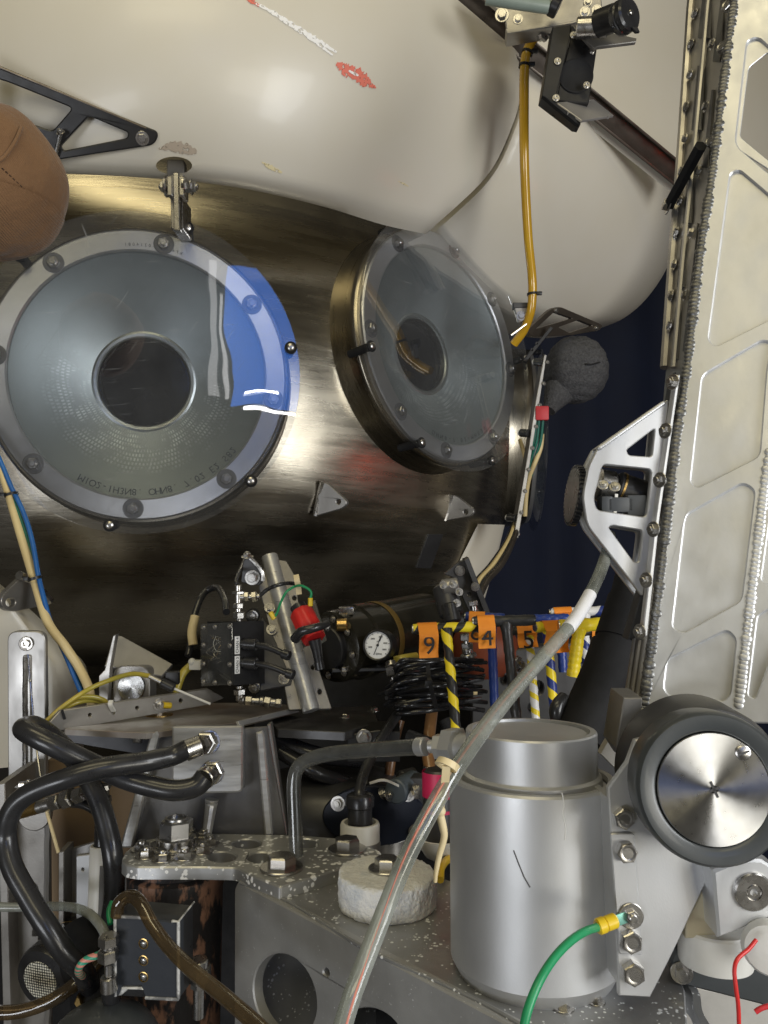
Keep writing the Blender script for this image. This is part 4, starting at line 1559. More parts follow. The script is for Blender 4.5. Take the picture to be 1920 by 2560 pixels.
part(MB().cyl(P(842, 1563, 1.20), P(868, 1562, 1.20), .010, seg=18, ch=.001), 'brass_plug', m_brass, t)
part(MB().box(P(866, 1526, 1.22), (RT, FW, UP), (.012, .008, .006), .002), 'clamp_screw', m_steel, t)
part(MB().plate([(830, 1672), (1010, 1668), (1010, 1676), (830, 1682)], flat(1.20), .10), 'saddle', m_dark, t)
bolt('hex', P(862, 1674, 1.20), V((0, -.3, 1)), .006, t)
t = thing('pressure_gauge', 'round white dial pressure gauge in front of the black housing', 'gauge', P(945, 1648, 1.18))
gn = (V((-.28, -1, .06))).normalized()
gc = P(945, 1613, 1.175)
x, y, z = frame(gn)
GM = MAT4(gc, x, y, z)
fpart(MB().lathe((0, 0, 0), Z, [(.018, -.03), (.0235, -.026), (.0235, .003), (.0222, .0045), (.0205, .0035), (.0205, .001)], 48, cap1=False), 'case', m_black, t, GM)
fpart(MB().lathe((0, 0, 0), Z, [(.0208, .0), (.0206, .0015)], 48), 'dial', m_label, t, GM)
mb = MB()
for k in range(51):
    an = R(225 - 270 * k / 50)
    L_ = .003 if k % 10 == 0 else (.0022 if k % 5 == 0 else .0014)
    dx = V((math.cos(an), math.sin(an), 0))
    mb.box(dx * (.0198 - L_ / 2) + Z * .0018, (dx, Z.cross(dx), Z), (L_ / 2, .00022 if k % 5 else .0004, .0001))
fpart(mb, 'dial_marks', m_ink, t, GM)
an = R(68)
dx = V((math.cos(an), math.sin(an), 0))
fpart(MB().box(dx * .001 + Z * .0024, (dx, Z.cross(dx), Z), (.0165, .0005, .0002)).box(dx * .010 + Z * .0024, (dx, Z.cross(dx), Z), (.003, .0011, .0002)).lathe((0, 0, 0), Z, [(.002, .0016), (.002, .003)], 14), 'needle', m_ink, t, GM)
for txt, an, rr, sz in (('1000', 195, .0125, .0034), ('2000', 130, .0125, .0034), ('3000', 70, .0135, .0034), ('4000', 15, .0125, .0034), ('5000', -30, .0125, .0034), ('psi', 90, .006, .0032), ('SEPAL', -80, .0135, .004)):
    text(txt, sz, GM @ Matrix.Translation((rr * math.cos(R(an)), rr * math.sin(R(an)), .0019)), m_ink, t)
t = thing('tube_fitting', 'chrome fitting hanging below the pressure gauge', 'fitting', P(980, 1705, 1.17))
fitting([(975, 1655, 1.18), (978, 1668, 1.175), (982, 1690, 1.17), (984, 1698, 1.17), (986, 1708, 1.17)], [-.009, .010, -.006, .0065], 'body', m_steel, t)
hose('cable', [(985, 1650, 1.2), (1010, 1645, 1.2), (1040, 1640, 1.22)], .006, m_ycab, 'short yellow sleeve beside the pressure gauge', 'sleeve')

# ================================================================== T handled sample tools
def stripe_mat(name, ca, cb, pitch, duty=.5):
    m, tt, b, N, L = nt(name)
    b.inputs['Roughness'].default_value = .38
    tc = N.new('ShaderNodeTexCoord')
    sp = N.new('ShaderNodeSeparateXYZ')
    L.new(tc.outputs['Object'], sp.inputs[0])
    at = N.new('ShaderNodeMath')
    at.operation = 'ARCTAN2'
    L.new(sp.outputs[1], at.inputs[0])
    L.new(sp.outputs[0], at.inputs[1])
    m1 = N.new('ShaderNodeMath')
    m1.operation = 'MULTIPLY'
    m1.inputs[1].default_value = 1 / (2 * PI)
    L.new(at.outputs[0], m1.inputs[0])
    m2 = N.new('ShaderNodeMath')
    m2.operation = 'MULTIPLY_ADD'
    m2.inputs[1].default_value = 1 / pitch
    L.new(sp.outputs[2], m2.inputs[0])
    L.new(m1.outputs[0], m2.inputs[2])
    no = N.new('ShaderNodeTexNoise')
    no.inputs['Scale'].default_value = 60
    no.inputs['Detail'].default_value = 3
    L.new(tc.outputs['Object'], no.inputs['Vector'])
    m3 = N.new('ShaderNodeMath')
    m3.operation = 'MULTIPLY_ADD'
    m3.inputs[1].default_value = .16
    L.new(no.outputs['Fac'], m3.inputs[0])
    L.new(m2.outputs[0], m3.inputs[2])
    fr_ = N.new('ShaderNodeMath')
    fr_.operation = 'FRACT'
    L.new(m3.outputs[0], fr_.inputs[0])
    gt = N.new('ShaderNodeMath')
    gt.operation = 'GREATER_THAN'
    gt.inputs[1].default_value = duty
    L.new(fr_.outputs[0], gt.inputs[0])
    mx = N.new('ShaderNodeMix')
    mx.data_type = 'RGBA'
    mx.inputs[6].default_value = c4(ca)
    mx.inputs[7].default_value = c4(cb)
    L.new(gt.outputs[0], mx.inputs[0])
    L.new(mx.outputs[2], b.inputs['Base Color'])
    bp = N.new('ShaderNodeBump')
    bp.inputs['Strength'].default_value = .5
    bp.inputs['Distance'].default_value = .0015
    ad = N.new('ShaderNodeMath')
    ad.operation = 'MULTIPLY_ADD'
    ad.inputs[1].default_value = .8
    L.new(gt.outputs[0], ad.inputs[0])
    L.new(no.outputs['Fac'], ad.inputs[2])
    L.new(ad.outputs[0], bp.inputs['Height'])
    L.new(bp.outputs[0], b.inputs['Normal'])
    return m


YE, BK, BL, WH, OR = (.80, .62, .02), (.018, .018, .018), (.02, .04, .20), (.74, .74, .75), (.85, .28, .02)
GRP = 'tape wrapped T handled tools in a row'


def t_handle(label, bar, stem, rpx, mbar, mstem, tags, endmat=None):
    """bar: two pixel points with depth, stem: two pixel points with depth; tags: list of (frac0, frac1, drop_px, text)"""
    a, b = P(*bar[0]), P(*bar[1])
    s0, s1 = P(*stem[0]), P(*stem[1])
    r = S(rpx, bar[0][2])
    t = thing('tee_handle', label, 'T handle', s1, GRP)
    ax = (b - a).normalized()
    x, y, z = frame(ax)
    L_ = (b - a).length
    wob = [(r * (1 + .05 * math.sin(i * 1.7) + rng.uniform(-.03, .03)), L_ * i / 14) for i in range(15)]
    fpart(MB().lathe((0, 0, 0), Z, [(r * .86, -.001)] + wob + [(r * .86, L_ + .001)], 24), 'crossbar', mbar, t, MAT4(a, x, y, z), 60)
    fpart(MB().lathe((0, 0, 0), Z, [(r * .8, -.0025), (r * .84, -.001)], 20), 'end_plug', m_steel, t, MAT4(a, x, y, z), 60)
    ax2 = (s1 - s0).normalized()
    x2, y2, z2 = frame(ax2)
    L2 = (s1 - s0).length
    wob = [(r * (.93 + .05 * math.sin(i * 2.1) + rng.uniform(-.04, .04)) * (1.18 if i < 3 else 1), L2 * i / 24) for i in range(25)]
    fpart(MB().lathe((0, 0, 0), Z, wob, 24), 'stem', mstem, t, MAT4(s0, x2, y2, z2), 60)
    dn = -UP
    for (f0, f1, drop, txt) in tags:
        p0, p1 = a.lerp(b, f0), a.lerp(b, f1)
        vd = (CAM - (p0 + p1) / 2).normalized()
        fwd = (vd - ax * vd.dot(ax)).normalized()
        upv = ax.cross(fwd)
        if upv.z < 0:
            upv = -upv
        mb = MB()
        row = []
        for k in range(11):
            an = R(200 - 20 * k)          # wrap from the back over the top to the front
            row.append(fwd * (-(r + .0015) * math.cos(an)) * -1 * (-1) + upv * ((r + .0015) * math.sin(an)))
        row = [fwd * ((r + .0015) * math.cos(R(200 - 20 * k))) + upv * ((r + .0015) * math.sin(R(200 - 20 * k))) for k in range(11)]
        # drop flap below the bar
        D = S(drop, bar[0][2])
        for k in range(1, 7):
            row.append(fwd * (r + .0015 + .0055 * math.sin(k * .8 + f0 * 9)) + upv * (-D * k / 6))
        vs, fs = [], []
        n = len(row)
        for q in row:
            vs += [p0 + q, p1 + q]
        for q in row:
            vs += [p0 + q * 1.0 - fwd * .0006, p1 + q - fwd * .0006]
        for i in range(n - 1):
            fs.append((2 * i, 2 * i + 1, 2 * i + 3, 2 * i + 2))
            fs.append((2 * n + 2 * i, 2 * n + 2 * i + 2, 2 * n + 2 * i + 3, 2 * n + 2 * i + 1))
        fs += [(2 * n - 2, 2 * n - 1, 4 * n - 1, 4 * n - 2)]
        tg = part(mb.add(vs, fs), 'tape_tag', m_orange, t, 60)
        if txt:
            c = (p0 + p1) / 2 + fwd * (r + .0060) - upv * (D * .60)
            text(txt, S(66, bar[0][2]) * .95, MAT4(c, ax, upv, fwd), m_ink, tg, 'number', .0003)
    return t


st_by = stripe_mat('yellow_black_tape_spiral', BK, YE, .040, .55)
st_wy = stripe_mat('white_yellow_tape_spiral', WH, YE, .022, .62)
st_bly = stripe_mat('blue_yellow_tape_spiral', BL, YE, .030, .5)
st_bw = stripe_mat('blue_white_tape_spiral', BL, WH, .030, .45)
st_oby = stripe_mat('yellow_black_tape_patches', YE, BK, .028, .62)
t_handle('T handle wrapped in black and yellow tape with tag 9', [(1034, 1573, 1.05), (1192, 1566, 1.06)], [(1116, 1572, 1.05), (1143, 1850, 1.00)], 13, st_oby, st_by, [(.06, .36, 72, '9')])
t_handle('T handle with plain blue stem and tag 8 behind tag 4', [(1166, 1542, 1.13), (1260, 1545, 1.12)], [(1228, 1560, 1.13), (1238, 1800, 1.10)], 12, m_bluetape, m_bluetape, [(.08, .5, 62, '8')])
t_handle('T handle wrapped in black tape with tag 4', [(1185, 1555, 1.06), (1336, 1550, 1.06)], [(1265, 1556, 1.06), (1292, 1800, 1.03)], 14, m_btape, m_btape, [(.05, .33, 66, '4')])
t_handle('T handle with white and yellow stem and tag 5', [(1276, 1578, 1.14), (1345, 1574, 1.14)], [(1322, 1580, 1.14), (1340, 1800, 1.11)], 11, m_btape, st_wy, [(.22, .92, 42, '5')])
t_handle('T handle with blue and yellow stem beside tag 5', [(1340, 1568, 1.08), (1450, 1562, 1.10)], [(1368, 1570, 1.10), (1387, 1795, 1.07)], 13, m_ytape, st_bly, [(.12, .66, 66, '')])
t_handle('T handle wrapped wholly in yellow tape', [(1400, 1566, 1.07), (1510, 1560, 1.07)], [(1448, 1570, 1.07), (1432, 1690, 1.07)], 17, m_ytape, m_ytape, [])
t_handle('T handle in white and blue tape behind the yellow one', [(1376, 1533, 1.2), (1520, 1526, 1.2)], [(1462, 1535, 1.2), (1464, 1660, 1.18)], 12, st_bw, st_bw, [(.05, .36, 16, '')])
t_handle('T handle in dark blue tape behind tag 5', [(1336, 1548, 1.16), (1420, 1546, 1.16)], [(1400, 1550, 1.16), (1408, 1680, 1.15)], 12, m_bluetape, m_bluetape, [])
t_handle('T handle with orange tag partly behind the black sleeve', [(1450, 1580, 1.13), (1540, 1575, 1.13)], [(1500, 1582, 1.13), (1500, 1680, 1.12)], 11, m_btape, st_bw, [(.3, .9, 58, '')])

# ================================================================== coil of black cable, brown tank, clutter under the sphere
m_cable = mk('black_cable_jacket', (.012, .012, .013), 0, .26, (.02, .02, .021), 30, coat=.3)
GC = 'coiled black cables under the sphere'
for k in range(18):
    y0 = 1650 + k * 7.5
    jit = lambda s: rng.uniform(-s, s)
    pts = [(952 + 6 * abs(k - 9) + jit(8), y0 + 40 - k * 2 + jit(6), 1.12 + jit(.03)), (1000 + jit(10), y0 + 6 + jit(8), 1.10 + jit(.03)), (1075 + jit(8), y0 - 4 + jit(7), 1.10 + jit(.03)), (1140 + jit(8), y0 - 8 + jit(7), 1.11 + jit(.03)), (1205 + jit(12), y0 - 2 + jit(16), 1.16 + jit(.03))]
    hose('coiled_cable', pts, .0032 + rng.uniform(-.0005, .0008), m_cable, 'black cable strand in the tied coil under the T handles', 'cable', GC, n=6, seg=8)
single(MB().strip(smooth([P(1068, 1650, 1.10), P(1072, 1690, 1.06), P(1080, 1730, 1.055), P(1090, 1768, 1.08)], 5), RT, .006, .0015).box(P(1072, 1708, 1.052), (RT, FW, UP), (.005, .003, .004), .0008), 'cable_tie', m_zip, 'black cable tie round the coil of black cables', 'cable tie')
single(MB().plate([(1184, 1730), (1194, 1730), (1194, 1738), (1184, 1738)], flat(1.04), .002), 'cable_flag', m_cream, 'tiny cream flag on the black cable coil', 'label')
t = thing('quick_coupling', 'chrome quick coupling hanging behind the T handle with tag 9', 'fitting', P(1172, 1660, 1.15))
fitting([(1166, 1585, 1.15), (1167, 1600, 1.15), (1168, 1608, 1.15), (1168, 1620, 1.15), (1170, 1634, 1.15), (1172, 1644, 1.15), (1173, 1662, 1.15)], [.0105, -.006, .0095, -.0085, -.0125, -.0075], 'body', m_steel, t)
single(MB().ball(P(1212, 1622, 1.33), .058, 32, 20, (1, 1, .95)), 'float', mk('rust_red_float', (.22, .05, .02), 0, .5, (.16, .035, .015), 12), 'rust red round float behind the T handles', 'float')
t = thing('quick_coupling', 'small chrome coupling beside the blue stemmed T handle', 'fitting', P(1300, 1670, 1.15))
fitting([(1284, 1652, 1.15), (1294, 1660, 1.15), (1300, 1665, 1.15), (1312, 1672, 1.15)], [.012, -.008, .010], 'body', m_steel, t)

# dark drilled bracket and hydraulic fittings right of the sphere
pb = flat(1.30)
t = thing('drilled_bracket', 'dark drilled angle bracket standing below the turned viewport', 'bracket', P(1190, 1540, 1.3))
part(MB().plate([(1110, 1435), (1148, 1404), (1172, 1396), (1222, 1530), (1180, 1545), (1150, 1480), (1135, 1445)], pb, .012, [ell(1172, 1486, 4, 5, 10), ell(1204, 1510, 4, 5, 10)], .001), 'plate', m_dark, t)
part(MB().plate([(1160, 1400), (1172, 1394), (1226, 1532), (1212, 1536)], flat(1.285), .035), 'flange', m_dark, t)
bolt('hex', P(1150, 1427, 1.298), -FW, .006, t)
bolt('hex', P(1188, 1467, 1.284), -FW, .005, t)
t = thing('solenoid_valve', 'small grey valve with chrome screws below the drilled bracket', 'valve', P(1125, 1560, 1.27))
part(MB().cyl(P(1110, 1465, 1.27), P(1130, 1540, 1.25), .020, seg=24, ch=.003), 'body', m_dark, t)
part(MB().cyl(P(1105, 1470, 1.255), P(1146, 1464, 1.255), .014, seg=20, ch=.002), 'head', m_greyp, t)
part(MB().cyl(P(1122, 1510, 1.25), P(1132, 1556, 1.24), .015, seg=20, ch=.002), 'coil', m_rubber, t)
for (px, py) in ((1108, 1463), (1132, 1461), (1148, 1480), (1142, 1508)):
    bolt('nut', P(px, py, 1.24), V((.2, -1, .3)), .0045, t)
t = thing('tube_fitting', 'small chrome fitting at the foot of the drilled bracket', 'fitting', P(1186, 1540, 1.25))
fitting([(1182, 1502, 1.26), (1184, 1514, 1.26), (1186, 1526, 1.26), (1190, 1536, 1.26)], [.008, -.006, .007], 'body', m_steel, t)
for k, (m, r, dx) in enumerate(((m_beige, .0045, 0), (m_rubber, .004, 12), (m_brown, .0045, 20), (m_rubber, .0035, -8))):
    hose('signal_cable', [(1290 + dx * .4, 1300, 1.85), (1272 + dx * .6, 1350, 1.75), (1235 + dx, 1410, 1.62), (1200 + dx, 1450, 1.52), (1182 + dx, 1485, 1.45)], r * 1.35, m, ('beige', 'black', 'bronze', 'thin black')[k] + ' cable in the bunch between the sphere and the blue wall', 'cable')
# ================================================================== dark machinery under the sphere
t = thing('equipment_skid', 'black painted equipment skid filling the space under the sphere', 'skid', P(1000, 2500, 1.5))
part(MB().plate([(640, 1720), (1150, 1655), (1700, 1640), (1700, 2900), (560, 2900)], flat(1.62), .04, (), .002), 'back_panel', m_matt, t)
part(MB().plate([(1180, 1640), (1480, 1600), (1620, 1600), (1620, 2300), (1180, 2300)], flat(1.30), .03, [ell(1347, 1720, 12, 17, 18), ell(1330, 1770, 9, 13, 16), ell(1260, 1700, 9, 12, 16)], .002), 'drilled_panel', m_dark, t)
part(MB().plate([(-200, 2000), (700, 1950), (700, 2950), (-200, 2950)], flat(1.45), .03, (), .002), 'side_panel', m_matt, t)
part(MB().plate(rounded([(675, 1806), (700, 1772), (930, 1764), (946, 1806), (862, 1830), (694, 1822)], 3), hplane(862, 1830, 1.08), .012, (), .001), 'deck_plate', m_dark, t)
bolt('hex', hit(864, 1795, hplane(862, 1830, 1.08)), Z, .0068, t)
bolt('hex', hit(934, 1778, hplane(862, 1830, 1.08)), Z, .0068, t)
part(MB().plate([(868, 1838), (946, 1826), (1000, 1830), (1000, 1905), (868, 1905)], flat(1.10), .05, (), .001), 'deck_box', m_black, t)
bolt('hex', P(910, 1842, 1.098), -FW, .0075, t)
for k, (x0, y0, x1, y1, r, d) in enumerate(((690, 1850, 900, 1900, .012, 1.14), (700, 1880, 880, 1960, .010, 1.12), (1020, 1840, 1180, 1870, .010, 1.12), (1110, 1800, 1200, 1960, .011, 1.20), (1200, 1830, 1100, 1990, .009, 1.16))):
    part(MB().tube(smooth([P(x0, y0, d), P((x0 + x1) / 2, (y0 + y1) / 2 + 12, d - .02), P(x1, y1, d + .02)], 6), r, 12), 'pipe', m_rubber, t)

t = thing('motor_housing', 'dark grey rounded motor housing behind the grey elbow hose', 'housing', P(820, 2140, 1.1))
part(MB().lathe(P(830, 2220, 1.16), V((0, 0, 1)), [(.115, 0), (.118, .01), (.118, .13), (.112, .15), (.095, .165), (.06, .172)], 48), 'body', m_dark, t)
fl = planeN((940, 2030, 1.04), V((-.15, -1, .1)))
part(MB().plate(ell(935, 2040, 130, 76, 40), fl, .012, (), .002), 'flange', mk('blue_black_flange', (.012, .016, .03), .3, .35), t)
for (px, py) in ((845, 2009), (1020, 1985), (1040, 2080)):
    bolt('nut', hit(px, py, fl), fl[1], .0068, t)

# white cups with black caps
for (px, py, d, r, h, ch_, lab) in ((900, 2055, .99, .0255, .07, 1, 'white plastic cup with black cap behind the speckled plate'), (972, 2032, 1.06, .024, .09, 1, 'white plastic cup with metal strap behind the capped cup')):
    c = P(px, py, d)
    t = thing('cup', lab, 'cup', c - Z * h)
    part(MB().lathe(c - Z * h, Z, [(r * .96, 0), (r, .003), (r, h - .003), (r * .94, h), (r * .80, h), (r * .78, h - .006)], 36), 'body', m_whitep, t)
    part(MB().lathe(c, Z, [(r * .62, -.01), (r * .62, .018), (r * .72, .020), (r * .72, .030), (r * .66, .034), (r * .5, .036)], 28), 'cap', m_rubber, t)
    vd = V((-.3, -.95, 0)).normalized()
    x = vd.cross(Z)
    arc = [c - Z * (h * .55) + (x * math.sin(a) + vd * math.cos(a)) * (r + .001) for a in [R(-95 + 10 * i) for i in range(13)]]
    part(MB().strip(arc, Z, .032, .0012), 'strap', m_greyp, t)
hose('tube', [(896, 2028, .99), (898, 1990, .99), (910, 1935, 1.02), (945, 1860, 1.06), (992, 1788, 1.12)], .0072, m_rubber, 'black rubber tube rising from the capped white cup', 'tube')
m_amber = clear('amber_plastic_tube', (.52, .42, .27), .06, .06, .34, (.16, .115, .06))
m_clearhose = clear('clear_plastic_hose', (.72, .75, .70), .05, .06, .62, (.36, .375, .345))
m_smoke = clear('smoky_plastic_hose', (.55, .56, .55), .05, .06, .42, (.22, .225, .22))
hose('tube', [(1080, 1780, 1.14), (1074, 1830, 1.12), (1070, 1880, 1.10), (1075, 1925, 1.08)], .0088, mk('amber_tube', (.26, .13, .05), 0, .3, (.18, .09, .035), 20, coat=.3), 'amber tube hanging behind the canister fitting', 'tube')
hose('tube', [(1000, 1800, 1.2), (985, 1860, 1.19), (975, 1920, 1.18), (970, 1960, 1.18)], .0075, mk('brown_tube', (.18, .09, .04), 0, .35, (.13, .065, .03), 20), 'brown tube behind the black rubber tube', 'tube')
t = thing('hose_barb', 'small chrome barb at the foot of the amber tube', 'fitting', P(1076, 1940, 1.08))
fitting([(1075, 1914, 1.08), (1075, 1924, 1.08), (1076, 1938, 1.08)], [-.0098, -.0085], 'barb', m_steel, t)
t = thing('valve', 'blue grey valve knob with chrome screws beside the white cups', 'valve', P(1010, 1990, 1.05))
part(MB().cyl(P(988, 1980, 1.03), P(1035, 1955, 1.08), .0165, seg=24, ch=.002), 'knob', mk('blue_grey_plastic', (.08, .10, .12), 0, .4), t)
part(MB().cyl(P(1000, 1945, 1.08), P(1035, 1935, 1.10), .010, seg=18, ch=.002), 'stem', m_dark, t)
part(MB().box(P(1030, 1978, 1.06), (RT, FW, UP), (.018, .012, .022), .003), 'body', m_dark, t)
for (px, py) in ((955, 1984), (970, 1990), (1040, 1972), (1036, 1984)):
    bolt('nut', P(px, py, 1.03), V((.8, -.5, .5)), .0052, t)
part(MB().strip(smooth([P(924, 1958, 1.02), P(960, 1950, 1.02), P(1000, 1966, 1.03)], 5), UP, .003, .002), 'wire', m_wzip, t)
t = thing('bottle', 'magenta banded dark bottle behind the hose and canister', 'bottle', P(1095, 2110, .95))
c = P(1098, 2110, .95)
part(MB().lathe(c, Z, [(.020, 0), (.020, .085), (.016, .09)], 28), 'body', m_dark, t)
part(MB().lathe(c, Z, [(.0208, .058), (.0208, .088)], 28, cap0=False, cap1=False).lathe(c, Z, [(.0208, .040), (.0208, .044)], 28, cap0=False, cap1=False), 'band', mk('magenta_tape', (.62, .02, .10), 0, .45), t)
single(MB().lathe(P(1105, 2118, .93), Z, [(.016, -.012), (.020, -.010), (.032, .008), (.034, .014), (.032, .0145), (.028, .008), (.016, -.004)], 36), 'bowl', m_whitep, 'white plastic bowl between the puck and the canister', 'bowl')
hose('tube', [(1100, 2200, .85), (1103, 2170, .87), (1118, 2150, .9), (1140, 2140, .92)], .0045, mk('bright_yellow_tube', (.72, .46, .02), 0, .35), 'short bright yellow tube beside the white bowl', 'tube')

# ================================================================== upper right: rail, bracket, yellow hose
a, b = P(1090, -60, 1.50), P(1715, 452, 1.79)
ax = (b - a).normalized()
vd = (CAM - (a + b) / 2).normalized()
sd = ax.cross(vd).normalized()
if sd.z < 0:
    sd = -sd
fwd = sd.cross(ax).normalized()
if fwd.dot(vd) < 0:
    fwd = -fwd
L_ = (b - a).length
mid = (a + b) / 2
t = thing('rail', 'long brown metal channel rail between the white fairings', 'rail', b)
part(MB().box(mid, (ax, sd, fwd), (L_ / 2, .021, .004), .001), 'web', m_brown, t)
part(MB().box(mid + sd * .020 + fwd * .011, (ax, sd, fwd), (L_ / 2, .0028, .013), .001), 'flange', m_brown, t)
part(MB().box(mid - sd * .020 + fwd * .011, (ax, sd, fwd), (L_ / 2, .0028, .013), .001), 'flange', m_brown, t)
part(MB().box(mid - sd * .030 - fwd * .004, (ax, sd, fwd), (L_ / 2, .008, .003), .001), 'lip', m_white, t)
part(MB().box(b - ax * .012 + fwd * .008, (ax, sd, fwd), (.012, .016, .008), .001), 'end_block', m_black, t)

t = thing('camera_bracket', 'dark grey bracket arm holding a black round camera under the rail', 'camera bracket', P(1420, 300, 1.42))
pa = plane3((1220, 20, 1.40), (1500, 50, 1.38), (1260, 80, 1.40))
part(MB().plate([(1200, -30), (1500, -30), (1508, 36), (1430, 60), (1268, 84), (1262, 40), (1215, 0)], pa, .010, [ell(1468, 10, 8, 8, 14)], .0015), 'arm_plate', m_greyp, t)
part(MB().plate([(1264, 72), (1505, 30), (1508, 40), (1268, 85)], (pa[0] + pa[1] * .0003, pa[1]), .045, (), .001), 'arm_flange', m_greyp, t)
for (px, py, s_) in ((1255, 38, .0085), (1295, 48, .006), (1462, 30, .0062), (1492, 25, .0062), (1470, 5, .005)):
    bolt('hex', hit(px, py, pa), pa[1], s_, t)
part(MB().tube([P(1215, -5, 1.34), P(1300, 8, 1.34), P(1384, 20, 1.35)], .011, 14), 'conduit', mk('pale_green_tube', (.30, .36, .31), 0, .4), t)
part(MB().cyl(P(1376, 12, 1.35), P(1396, 22, 1.35), .017, seg=20, ch=.002), 'conduit_end', m_black, t)
pc = plane3((1380, 80, 1.36), (1355, 240, 1.36), (1390, 250, 1.33))
part(MB().plate([(1382, 66), (1428, 60), (1424, 100), (1388, 252), (1452, 305), (1452, 310), (1440, 308), (1354, 242)], flat(1.36), .03, (), .0015), 'side_cheek', m_black, t)
part(MB().plate([(1427, 64), (1488, 118), (1492, 124), (1472, 258), (1390, 252), (1425, 100)], flat(1.375), .02, (), .0015), 'back_plate', m_black, t)
part(MB().lathe(P(1440, 190, 1.374), -FW, [(.0, 0), (.030, .0005), (.031, .0015), (.0285, .002), (.027, .001), (0, .001)], 40), 'disc', m_matt, t)
pq = plane3((1393, 256, 1.36), (1480, 250, 1.42), (1450, 300, 1.33))
part(MB().plate([(1392, 256), (1484, 248), (1534, 288), (1455, 301)], pq, .004, [ell(1474, 253, 3, 2, 8), ell(1522, 290, 3, 2, 8), ell(1421, 281, 2, 2, 8)], .0006), 'foot_plate', mk('pale_grey_plate', (.50, .48, .46), .6, .4), t)
part(MB().plate([(1356, 238), (1364, 240), (1453, 302), (1450, 311), (1440, 308)], flat(1.34), .01, (), .001), 'edge_strip', m_matt, t)
part(MB().plate([(1430, 62), (1510, 78), (1592, 95), (1590, 104), (1494, 116), (1486, 122)], plane3((1430, 62, 1.36), (1592, 98, 1.36), (1490, 118, 1.34)), .006, (), .001), 'top_plate', m_greyp, t)
for (px, py) in ((1394, 153), (1481, 127), (1467, 213), (1390, 245), (1434, 88)):
    bolt('socket', P(px, py, 1.358), -FW, .0042, t)
part(MB().cyl(P(1440, 70, 1.33), P(1520, 66, 1.32), .017, seg=24, ch=.002), 'camera_body', m_steel, t)
part(MB().cyl(P(1490, 62, 1.325), P(1542, 42, 1.30), .022, seg=28, ch=.003), 'camera_neck', m_black, t)
cm = V((.55, -.8, -.1)).normalized()
cc = P(1570, 36, 1.28)
part(MB().lathe(cc - cm * .02, cm, [(.026, 0), (.0275, .004), (.0275, .010), (.0255, .012), (.0275, .014), (.0275, .022), (.024, .025), (.008, .0255)], 40), 'camera_head', m_rubber, t)
bolt('pan', cc + cm * .006, cm, .005, t)
part(MB().plate([(1578, 66), (1594, 66), (1600, 78), (1590, 79)], flat(1.275), .006), 'thumb_lever', m_rubber, t)

yh = [(1362, 76, 1.42), (1338, 92, 1.44), (1318, 128, 1.46), (1311, 180, 1.47), (1310, 300, 1.49), (1311, 400, 1.51), (1315, 500, 1.54), (1321, 600, 1.57), (1330, 690, 1.60), (1331, 740, 1.61), (1326, 782, 1.62), (1310, 825, 1.64), (1285, 860, 1.66)]
hose('hose', yh, .0092, m_yhose, 'translucent yellow hose hanging from the camera bracket to the viewport', 'hose', n=10, seg=18)
t = thing('hose_fitting', 'chrome hose fitting at the top of the yellow hose', 'fitting', P(1362, 90, 1.42))
fitting([(1345, 88, 1.43), (1354, 84, 1.425), (1362, 80, 1.42), (1372, 74, 1.42), (1384, 70, 1.42)], [-.012, .0155, -.010, .012], 'body', m_steel, t)
for (px, py, d, tilt, lab) in ((1311, 165, 1.468, .1, 'black cable tie low on the bend of the yellow hose'), (1318, 132, 1.46, .35, 'wide black cable tie on the bend of the yellow hose'), (1331, 735, 1.61, -.1, 'black cable tie clamping the yellow hose at the small bracket')):
    c = P(px, py, d)
    zx = (UP + RT * tilt).normalized()
    x, y, z = frame(zx)
    pts = [c + x * (.0105 * math.cos(a_)) + y * (.0105 * math.sin(a_)) for a_ in [2 * PI * i / 24 for i in range(25)]]
    single(MB().strip(pts, zx, .005, .0016).box(c + RT * .013 - FW * .005, (RT, FW, UP), (.006, .004, .0035), .001), 'cable_tie', m_zip, lab, 'cable tie')

# cage lamp bracket and foam ball right of the turned viewport
t = thing('cage_bracket', 'dark open frame bracket above the grey foam ball', 'bracket', P(1400, 830, 1.85))
pcg = plane3((1330, 800, 1.75), (1385, 770, 1.80), (1510, 820, 1.95))
part(MB().plate(rounded([(1318, 826), (1378, 772, 14), (1400, 766, 10), (1508, 812, 8), (1500, 826), (1430, 838), (1330, 842)], 6), pcg, .010, [rounded([(1345, 818), (1386, 780), (1432, 796), (1340, 822)], 4), rounded([(1396, 818), (1446, 800), (1482, 814), (1424, 832)], 4)], .0012), 'frame', m_brown, t)
part(MB().plate([(1376, 816), (1384, 820), (1320, 900), (1308, 900)], flat(1.76), .01, [ell(1342, 858, 2.5, 3, 8), ell(1330, 874, 2.5, 3, 8)], .001), 'leg', m_black, t)
bolt('socket', hit(1390, 776, pcg), pcg[1], .005, t)
bolt('socket', hit(1491, 820, pcg), pcg[1], .005, t)
t = thing('hose_clip', 'small dark clip bracket with bolt at the lower end of the yellow hose', 'bracket', P(1303, 800, 1.63))
part(MB().plate(rounded([(1285, 764), (1320, 757), (1322, 800), (1296, 806)], 4), flat(1.63), .008, (), .001), 'plate', m_greyp, t)
part(MB().plate([(1284, 756), (1322, 756), (1322, 768), (1284, 770)], flat(1.628), .02, (), .001), 'fold', m_dark, t)
bolt('hex', P(1303, 790, 1.629), -FW, .007, t)
part(MB().cyl(P(1278, 838, 1.60), P(1316, 810, 1.60), .002, seg=8), 'pin', m_steel, t)


